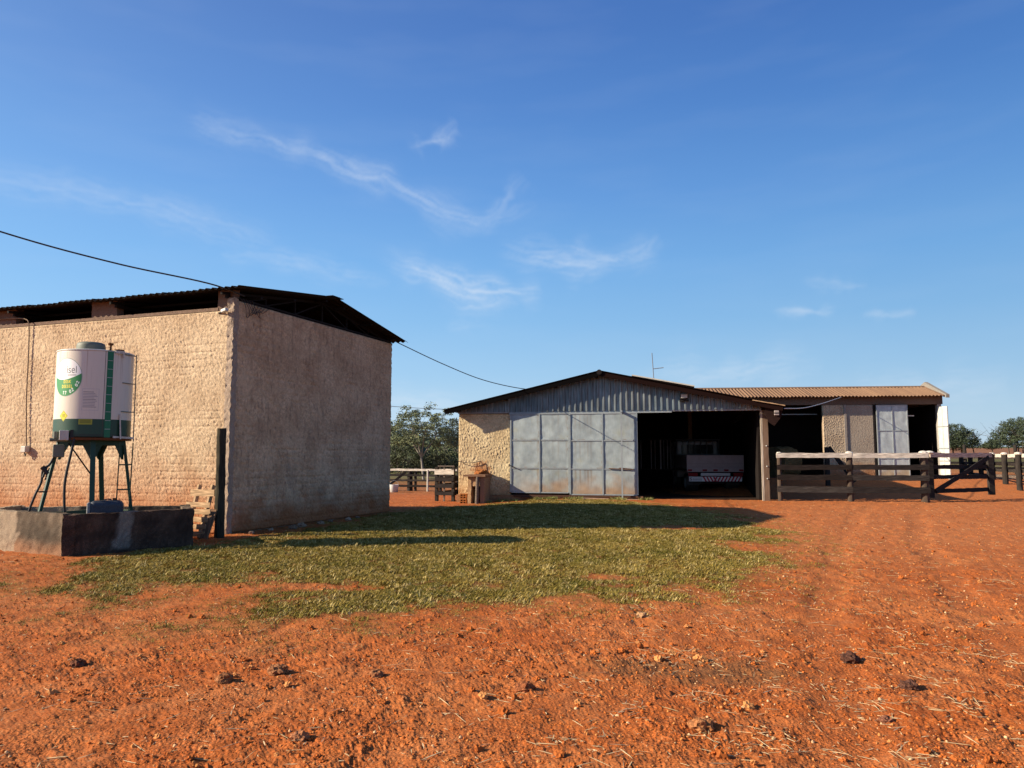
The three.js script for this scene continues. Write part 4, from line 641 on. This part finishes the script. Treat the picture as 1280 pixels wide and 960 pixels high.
// ------------------------------------------------------------------ long barn at right
{
  const y0 = 0.55, b = thing('barn', 'long low barn at right with brown corrugated roof and dark openings', 'barn', [9.08, y0, -38.8], THREE.MathUtils.degToRad(-6)), R = rng(17), D = 4.0, W = 12.6, He = 3.95, X = (wx) => (wx > 15.36 ? 15.36 + (wx - 15.36) * 0.925 : wx) - 9.0;
  const cr = (x, z) => { const vl = 0.5 - 0.5 * Math.cos(2 * Math.PI * (x % 31) / 0.177), v = fbm(x * 0.9, z * 0.8, 4), s = fbm(x * 3.2, z * 0.35 + 3, 3); return mix3(mix3([0.36, 0.215, 0.13], [0.27, 0.155, 0.10], clamp(0.5 + v)), [0.12, 0.085, 0.07], clamp(ss(0.15, 0.6, s) * 0.4 + 0.55 * vl)); };  // valley dirt that also paints in the light and shade stripes of the corrugation
  const roof = new THREE.Group(); roof.name = 'roof'; b.add(roof);
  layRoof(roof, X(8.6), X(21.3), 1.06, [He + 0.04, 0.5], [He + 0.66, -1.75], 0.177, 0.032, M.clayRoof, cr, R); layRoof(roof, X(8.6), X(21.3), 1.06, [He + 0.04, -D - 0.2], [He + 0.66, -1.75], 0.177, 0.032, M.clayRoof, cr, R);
  part(roof, 'ridge_cap', merge([rod([X(8.6), He + 0.66, -1.75], [X(21.4), He + 0.66, -1.75], 0.07, 0.07, 12)]), std(0.3, 0.19, 0.13, { map: T.grain }));
  // raised gable verge at the right end
  { const sh = new THREE.Shape([[-0.62, He - 0.06], [-0.62, He + 0.1], [1.75, He + 0.92], [D + 0.3, He + 0.2], [D + 0.3, He - 0.06], [1.75, He + 0.5]].map((p) => new THREE.Vector2(...p))), g = new THREE.ExtrudeGeometry(sh, { depth: 0.16, bevelEnabled: false }); g.rotateY(Math.PI / 2); g.translate(X(21.42), 0, 0); part(b, 'verge', metres(g), std(0.36, 0.32, 0.28, { map: T.grain })); }
  part(b, 'beam', box(X(8.8), X(21.5), He - 0.33, He + 0.1, -0.2, 0.04), std(0.24, 0.165, 0.125, { map: T.grain }));
  const wallC = plasterColour([0.70, 0.53, 0.37], [0.46, 0.17, 0.06], 0.85, 12, 0.6);
  const wf = part(b, 'front_wall', sheet(2.42, He - 0.33, 110, 150, (x, y, e) => e ? -0.03 : 0.02 + 0.015 * n2(x * 15, y * 15) * (x < 1.15 ? 1 : 0.5), (x, y) => { const c = wallC(x, y); return x > 1.15 ? mix3(c, [0.40, 0.35, 0.31], 0.6 * ss(0.6, 0.9, y)) : c; }), M.stucco, 'rough grey tan plaster wall between the openings'); wf.position.set(X(15.36), 0, 0);
  part(b, 'pilaster', box(X(16.46), X(16.58), -0.3, He - 0.335, -0.02, 0.065), std(0.42, 0.36, 0.32, { map: T.grain }));
  part(b, 'wall_core', box(X(15.37), X(17.97), -0.5, He - 0.332, -0.2, -0.01), M.plaster);
  part(b, 'rear_wall', box(X(9), X(21.5), -0.5, He + 0.05, -D, -D + 0.2), M.inner); part(b, 'end_wall', box(X(21.24), X(21.44), -0.5, He - 0.001, -D + 0.201, -0.01), std(0.5, 0.46, 0.42, { map: T.grain })); part(b, 'left_wall', box(X(8.8), X(9.0), -0.5, He - 0.002, -D, -0.01), M.plaster);
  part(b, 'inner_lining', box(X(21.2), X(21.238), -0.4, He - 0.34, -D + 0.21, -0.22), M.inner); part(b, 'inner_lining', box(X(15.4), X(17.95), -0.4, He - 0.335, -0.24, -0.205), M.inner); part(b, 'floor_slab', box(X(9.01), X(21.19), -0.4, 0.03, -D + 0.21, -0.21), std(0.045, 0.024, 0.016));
  { const gd = new THREE.Group(); gd.name = 'sliding_door'; b.add(gd); const g = sheet(1.41, He - 0.36, 24, 40, (x, y, e) => 0.012 * fbm(x * 2, y * 1.6, 3) * (e ? 0 : 1), (x, y) => mix3([0.54, 0.60, 0.62].map((k) => k * (1 + 0.22 * fbm(x * 1.7 + 9, y * 1.7, 4))), [0.50, 0.34, 0.14], ss(0.75, 0.2, y + 0.2 * fbm(x * 2, y * 2, 3)) * 0.7)); g.translate(X(18.10), 0, 0.12); part(gd, 'panel', g, M.door);
    for (const x of [18.08, 18.86, 19.62]) part(gd, 'stile', box(X(x), X(x) + 0.045, 0.0, He - 0.36, 0.09, 0.145), M.galv); for (const y of [0.02, 0.95, 2.3, He - 0.40]) part(gd, 'frame_bar', box(X(18.126), X(18.859), y, y + 0.04, 0.092, 0.142), M.galv); for (const y of [0.02, 0.95, 2.3, He - 0.40]) part(gd, 'frame_bar', box(X(18.906), X(19.619), y, y + 0.04, 0.092, 0.142), M.galv); part(gd, 'backing', box(X(18.1), X(19.62), 0, He - 0.37, 0.07, 0.088), M.inner); }
  part(b, 'door_jamb', box(X(17.96), X(18.05), -0.2, He - 0.335, -0.1, 0.05), M.darkSteel);
  { // white leaf swung open at the right end
    const l = new THREE.Group(); l.name = 'open_door'; b.add(l); l.position.set(X(21.22), -0.05, 0.06); l.rotation.y = -1.42;
    for (const [x0, x1] of [[0.0, 0.38], [0.39, 0.78]]) for (const [a, c] of [[0.0, 0.9], [0.91, 1.5], [1.51, 2.55], [2.56, 3.52]]) part(l, 'panel', box(x0, x1, a, c, -0.02, 0.02), M.whitePaint);
    for (const y of [0.9, 1.5, 2.55]) part(l, 'batten', box(0, 0.78, y - 0.02, y + 0.025, 0.021, 0.035), M.galvDark); part(l, 'stile', box(0.365, 0.405, 0, 3.52, 0.021, 0.033), M.cream); }
  part(b, 'pipe', box(X(12.4), X(15.35), 3.18, 3.22, -0.9, -0.85), M.galv); part(b, 'pipe', box(X(19.7), X(20.2), 3.05, 3.1, -0.4, -0.36), M.whitePaint);
  const hb = new THREE.CylinderGeometry(0.78, 0.78, 1.2, 28, 6); hb.rotateZ(Math.PI / 2); rough(hb, 0.06, 4); const h = solo('hay_bale', metres(hb), std(0.28, 0.19, 0.085, { map: T.wood, bumpMap: T.woodBump, bumpScale: 0.03 }), 'round brown hay bale in the dark opening behind the fence', 'hay bale'); h.position.set(13.75, y0 + 0.77, -39.4); h.rotation.y = 0.5;
  solo('water_pipe', tube([[9.95, 3.36, -28.1], [11.5, 3.52, -30.4], [13.6, 3.92, -33.8], [16.2, 4.52, -37.7]], 0.016, 40, 6), M.whitePaint, 'thin white pipe slanting up from the shed eave to the barn eave', 'pipe');
  const br = thing('braced_post', 'short dark post with a slanting brace in front of the barn wall', 'post', [13.95, 0.25, -34.2]); part(br, 'upright', box(-0.09, 0.09, -0.2, 1.78, -0.07, 0.07, 0.01), M.darkWoodUp); part(br, 'brace', bar([0.05, 1.78, 0.08], [1.15, 0.25, 0.08], 0.08, 0.17), M.darkWood);
}

// ------------------------------------------------------------------ fences and gate
const gy = (x, z) => groundY(x, z);
function fence(label, pts, railY, o = {}) { // posts at pts [x,z,(radius)], boards between first and last
  const f = thing('board_fence', label, 'fence'), R = rng(o.seed ?? 3), A = pts[0], B = pts[pts.length - 1];
  pts.forEach(([x, z, r = 0.09, capped]) => { const g0 = gy(x, z), top = o.top ?? g0 + 1.68, g = o.square ? new THREE.BoxGeometry(r * 2, top - g0 + 0.4, r * 2, 2, 10, 2) : new THREE.CylinderGeometry(r * 0.92, r, top - g0 + 0.4, 12, 10); g.translate(x, (top + g0 - 0.4) / 2, z); rough(g, 0.014, 4, x);
    const m = part(f, 'post', metres(g), o.postMat ?? M.darkWoodUp); if (o.cap) part(m, 'cap', lump(x, r * 1.15, 2, 0.55, 0.1).translate(x, top - 0.01, z), M.whiteWood); });
  const dx = B[0] - A[0], dz = B[1] - A[1], L = Math.hypot(dx, dz), ux = dx / L, uz = dz / L, side = o.side ?? 0.12, nx = -uz * side, nz = ux * side, ext = o.ext ?? 0.3, n = Math.max(1, Math.round(L / 3.2));
  railY.forEach(([y, h, mat], k) => { for (let i = 0; i < n; i++) { const a = (i === 0 ? -ext : L * i / n + 0.004), c = i === n - 1 ? L + ext : L * (i + 1) / n, P = (s, j) => [A[0] + ux * s + nx, y + 0.012 * (R() - 0.5) + (o.follow ? gy(A[0] + ux * s, A[1] + uz * s) : 0), A[1] + uz * s + nz]; part(f, 'rail', bar(P(a), P(c), 0.045, h, 0, 0.014), mat === DR ? darkTones[Math.floor(R() * 4)] : mat); } });
  return f;
}
const darkTones = [[0.042, 0.034, 0.032], [0.062, 0.052, 0.048], [0.035, 0.026, 0.023], [0.085, 0.072, 0.064]].map((c) => std(...c, { map: T.wood, bumpMap: T.woodBump, bumpScale: 0.005 }));
const WR = M.whiteWood, DR = M.darkWood, GR = M.greyWood;
fence('board fence with white top rail in front of the barn, left of the gate', [[9.8, -28.35, 0.085], [12.2, -27.95, 0.115], [14.7, -27.6, 0.14]], [[1.65, 0.175, WR], [1.225, 0.185, DR], [0.85, 0.19, DR], [0.42, 0.215, DR]], { top: 1.74, cap: true, side: 0.16, ext: 0.12, postMat: std(0.12, 0.085, 0.065, { map: T.woodUp, roughness: 0.9 }), seed: 5 });
{
  const g = thing('farm_gate', 'dark wooden farm gate with a diagonal board and pale top rail', 'gate'), A = [15.08, -28.0], B = [18.35, -29.6], P = (t, y, o = 0) => [mix(A[0], B[0], t) + 0.40 * o, y, mix(A[1], B[1], t) + 0.915 * o];
  part(g, 'stile', bar(P(0.02, 0.12), P(0.02, 1.74), 0.2, 0.13, 0.01), M.darkWoodUp); part(g, 'stile', bar(P(0.98, 0.16), P(0.98, 1.72), 0.22, 0.14, 0.01), M.darkWoodUp);
  part(g, 'top_rail', bar(P(0, 1.66, 0.09), P(0.97, 1.66, 0.09), 0.05, 0.16, 0, 0.014), std(0.75, 0.60, 0.48, { map: T.wood, bumpMap: T.woodBump, bumpScale: 0.004 }), 'pale weathered top rail'); for (const y of [1.23, 0.86, 0.36]) part(g, 'rail', bar(P(0.04, y, -0.06), P(0.96, y, -0.06), 0.05, 0.15, 0, 0.014), M.darkWood);
  part(g, 'diagonal_board', bar(P(0.06, 0.36, 0.1), P(0.92, 1.58, 0.1), 0.04, 0.17, 0, 0.012), M.darkWood); part(g, 'cap', lump(4, 0.16, 2, 0.45, 0.1).translate(...P(0.02, 1.75)), M.whiteWood); for (const y of [0.5, 1.5]) part(g, 'hinge', bar([14.75, y, -27.75], P(0.03, y), 0.03, 0.04), M.darkSteel);
}
fence('board fence with white top rail receding at the right edge behind the gate', [0, 1, 2, 3, 4, 5, 6, 7].map((i) => [20.25 + 0.62 * i, -29 - 1.9 * i, 0.12]), [[1.65, 0.15, WR], [1.27, 0.13, DR], [0.98, 0.13, DR], [0.72, 0.12, GR]], { top: 1.74, cap: true, side: 0.14, seed: 8 });
fence('low dark board fence far behind the gate in the pasture', [0, 1, 2, 3, 4, 5, 6, 7].map((i) => [23.5 + 2.6 * i, -45 + 0.5 * i, 0.1]), [[0.95, 0.13, GR], [0.65, 0.13, DR], [0.35, 0.13, DR]], { follow: true, seed: 9 });
fence('dark board fence with white top rail beyond the gap between the buildings', [[-12.6, -55.6, 0.1], [-10.4, -54.9, 0.1], [-8.9, -54.4, 0.1], [-7.1, -53.9, 0.2], [-6.7, -53.75, 0.1], [-4.9, -53.2, 0.1], [-2.6, -52.5, 0.1]], [[0.70, 0.14, WR], [0.32, 0.14, DR], [-0.02, 0.14, DR], [-0.40, 0.15, DR]], { top: 0.82, seed: 10, side: 0.2 });
{ const g = thing('plank_brace', 'dark slanting board across the far fence left of the thick post', 'board'); part(g, 'board', bar([-8.55, -0.45, -52.8], [-7.25, 0.55, -52.8], 0.05, 0.16), M.darkWood); }
{ const p = thing('slim_post', 'slim white post in the far fence below the large tree', 'post'); part(p, 'shaft', rod([-5.75, -0.9, -52.8], [-5.75, 0.72, -52.8], 0.06), M.cream); }
{ const k = thing('bucket', 'small white plastic bucket standing before the far fence', 'bucket', [-7.85, gy(-7.85, -51.6) - 0.02, -51.6]); part(k, 'body', new THREE.LatheGeometry([[0, 0.01], [0.25, 0.01], [0.30, 0.5], [0.31, 0.52], [0.29, 0.52], [0.24, 0.03]].map((p) => new THREE.Vector2(...p)), 24), M.whitePaint); part(k, 'handle', new THREE.TorusGeometry(0.29, 0.01, 6, 20, Math.PI).translate(0, 0.5, 0), M.galv); }
{ // boarded cattle chute beside the shed corner
  const c = thing('cattle_chute', 'narrow dark board cattle chute with pale top board beside the shed', 'chute', [-2.62, -0.24, -31.9], TURN20);
  for (const [x, z] of [[-0.38, 0.3], [0.36, 0.3], [-0.38, -1.9], [0.36, -1.9]]) part(c, 'post', box(x - 0.06, x + 0.06, -0.3, 1.42, z - 0.06, z + 0.06), M.darkWoodUp);
  part(c, 'top_board', box(-0.44, 0.42, 1.12, 1.32, 0.365, 0.41), M.whiteWood, 'pale top board'); for (const [y, h] of [[0.86, 0.15], [0.58, 0.16], [0.28, 0.15]]) { part(c, 'board', box(-0.43, 0.41, y, y + h, 0.362, 0.40), M.darkWood); part(c, 'board', box(-0.45, -0.41, y, y + h, -1.9, 0.22), M.darkWood); part(c, 'board', box(0.4, 0.44, y, y + h, -1.9, 0.22), M.darkWood); part(c, 'board', box(-0.38, 0.36, y + 0.05, y + h, -1.96, -1.92), M.darkWood); }
  part(c, 'top_bar', rod([-0.38, 1.45, 0.2], [0.36, 1.45, 0.2], 0.03), M.greyWood); part(c, 'mid_post', box(-0.06, 0, -0.2, 1.4, 0.31, 0.36), M.greyWood);
}

// ------------------------------------------------------------------ trees
function tree(label, x, z, h, spec) {
  const y0 = terrain(x, z), t = thing('tree', label, 'tree', [x, y0, z], 0, undefined), R = rng(spec.seed), limbs = [], tips = [];
  const N = (s) => (R() - 0.5) * 2 * s;
  for (let k = 0; k < (spec.trunks ?? 1); k++) {
    const bx = spec.trunks > 1 ? N(spec.spread) : 0, bz = spec.trunks > 1 ? N(spec.spread * 0.7) : 0, fork = spec.fork * h * (0.85 + 0.3 * R()), p1 = [bx + N(0.04 * h), fork, bz + N(0.04 * h)];
    limbs.push(rod([bx, -0.3, bz], p1, spec.r, spec.r * 0.75, 8));
    for (let i = 0; i < spec.limbs; i++) {
      const a = 6.28 * (i + R() * 0.6) / spec.limbs, rr = spec.rx * (0.45 + 0.35 * R()), e = [p1[0] + Math.cos(a) * rr, h * (0.55 + 0.3 * R()), p1[2] + Math.sin(a) * rr], m = [mix(p1[0], e[0], 0.45), mix(p1[1], e[1], 0.6), mix(p1[2], e[2], 0.45)];
      limbs.push(rod(p1, m, spec.r * 0.55, spec.r * 0.38, 6), rod(m, e, spec.r * 0.38, spec.r * 0.12, 5)); tips.push(e);
      for (let j = 0; j < 3; j++) { const q = [m[0] + N(rr * 0.5), h * (0.6 + 0.32 * R()), m[2] + N(rr * 0.5)]; limbs.push(rod(m, q, spec.r * 0.22, spec.r * 0.07, 4)); tips.push(q); }
    }
  }
  part(t, 'trunk', metres(merge(limbs)), std(...(spec.bark ?? [0.22, 0.18, 0.14]), { map: T.grain }));
  // crown: clumps of small leaf faces
  const pos = [], col = [], nor = [], cl = [];
  for (let i = 0; i < spec.clumps; i++) { // clump centres in a domed shell
    let u = N(1), v = R(), w = N(1), q = Math.hypot(u, w); if (q > 1) { i--; continue; }
    const dome = Math.sqrt(1 - q * q), bottom = spec.base + (0.12 * q) , yy = mix(bottom, spec.base + (1 - spec.base) * (0.25 + 0.75 * dome), 1 - (1 - v) * (spec.fill ?? 0.55));
    cl.push([u * spec.rx, yy * h, w * spec.rx * 0.9, spec.cr * (0.6 + 0.8 * R()), 0.7 + 0.6 * R()]);
  }
  for (const [cx, cy, cz, cr, tone] of cl) for (let k = 0; k < spec.leaves; k++) {
    let a = N(1), b = N(1), c = N(1); const l = Math.hypot(a, b, c) || 1, s = cr * Math.cbrt(R()) / l; a *= s; b *= s * 0.6; c *= s;
    const L = spec.leaf * (0.6 + 0.8 * R()), d1 = new THREE.Vector3(N(1), N(0.6), N(1)).normalize(), d2 = new THREE.Vector3(N(1), N(1), N(1)).cross(d1).normalize();
    const C0 = new THREE.Vector3(cx + a, cy + b, cz + c), A = C0.clone().addScaledVector(d1, L), B = C0.clone().addScaledVector(d1, -L), D = C0.clone().addScaledVector(d2, L * 0.45), E = C0.clone().addScaledVector(d2, -L * 0.45), nn = d1.clone().cross(d2).normalize();
    for (const P of [A, D, B, A, B, E]) { pos.push(P.x, P.y, P.z); nor.push(nn.x, nn.y, nn.z); }
    const tn = tone * (0.8 + 0.4 * R()), cc = spec.leafC.map((q) => q * tn); for (let i = 0; i < 6; i++) col.push(...cc);
  }
  const g = new THREE.BufferGeometry(); g.setAttribute('position', new THREE.Float32BufferAttribute(pos, 3)); g.setAttribute('normal', new THREE.Float32BufferAttribute(nor, 3)); g.setAttribute('color', new THREE.Float32BufferAttribute(col, 3));
  part(t, 'crown', g, vc({ roughness: 0.7 })); return t;
}
const gum = { fork: 0.28, limbs: 8, r: 0.15, rx: 4.6, base: 0.30, clumps: 215, leaves: 85, cr: 0.62, leaf: 0.10, leafC: [0.135, 0.155, 0.075], bark: [0.42, 0.38, 0.33], fill: 0.86 };
tree('broad airy tree with a pale trunk behind the far fence, in the gap between buildings', -10.0, -88, 9.0, { ...gum, seed: 3 });
tree('grey green tree left of the broad airy tree, half hidden by the plaster building', -17.2, -105, 8.0, { ...gum, rx: 3.8, seed: 4, leafC: [0.12, 0.145, 0.085] });
tree('bushy dark tree between the broad airy tree and the shed corner', -7.3, -98, 6.2, { ...gum, rx: 3.2, base: 0.12, fork: 0.15, seed: 6, clumps: 120, leafC: [0.07, 0.095, 0.04] });
tree('low dark bush below the broad airy tree, left of its trunk', -13.2, -92, 4.4, { ...gum, rx: 3.6, base: 0.06, fork: 0.12, r: 0.1, seed: 7, clumps: 130, leafC: [0.075, 0.09, 0.04] });
tree('low olive bush right behind the trunk of the broad airy tree', -9.2, -94, 3.9, { ...gum, rx: 3.4, base: 0.05, fork: 0.12, r: 0.1, seed: 8, clumps: 130, leafC: [0.085, 0.095, 0.04] });
const pasture = { fork: 0.34, limbs: 5, r: 0.16, rx: 4.4, base: 0.16, clumps: 230, leaves: 55, cr: 0.95, leaf: 0.17, leafC: [0.045, 0.062, 0.030], bark: [0.16, 0.13, 0.1], fill: 1.0, trunks: 4, spread: 3 };
tree('dark rounded tree clump just right of the barn end', 115, -200, 8.2, { ...pasture, seed: 21, rx: 5.4, clumps: 330, spread: 4, trunks: 6 });
tree('small lone tree between the two larger tree clumps at right', 119.6, -192, 3.6, { ...pasture, seed: 23, rx: 2.3, clumps: 60, trunks: 1, base: 0.5, fork: 0.45 });
tree('large dark tree clump on the ploughed rise at the right edge', 133, -196, 10.5, { ...pasture, seed: 25, rx: 10, clumps: 620, spread: 8, trunks: 8 });
{ // far wood that reads as one mass
  const R = rng(66), list = []; const g = lump(2, 1, 2, 0.9, 0.5);
  for (let i = 0; i < 420; i++) { const a = -0.42 + 0.44 * R(), d = 190 + 90 * R(), x = a * d, z = -d, s = 2.2 + 2.6 * R(); list.push({ p: [x, terrain(x, z) + 1 + 5.5 * R() * R(), z], r: [R(), R() * 6, R()], s: [s, s, s], c: mix3([0.04, 0.06, 0.04], [0.065, 0.08, 0.05], R()) }); }
  scatter('woodland', g, std(1, 1, 1), 'far bluish wood beyond the fence in the gap between buildings', 'woodland', list);
}

scene.traverse((o) => { if (o.isMesh) o.castShadow = o.receiveShadow = true; });
renderer.render(scene, camera);
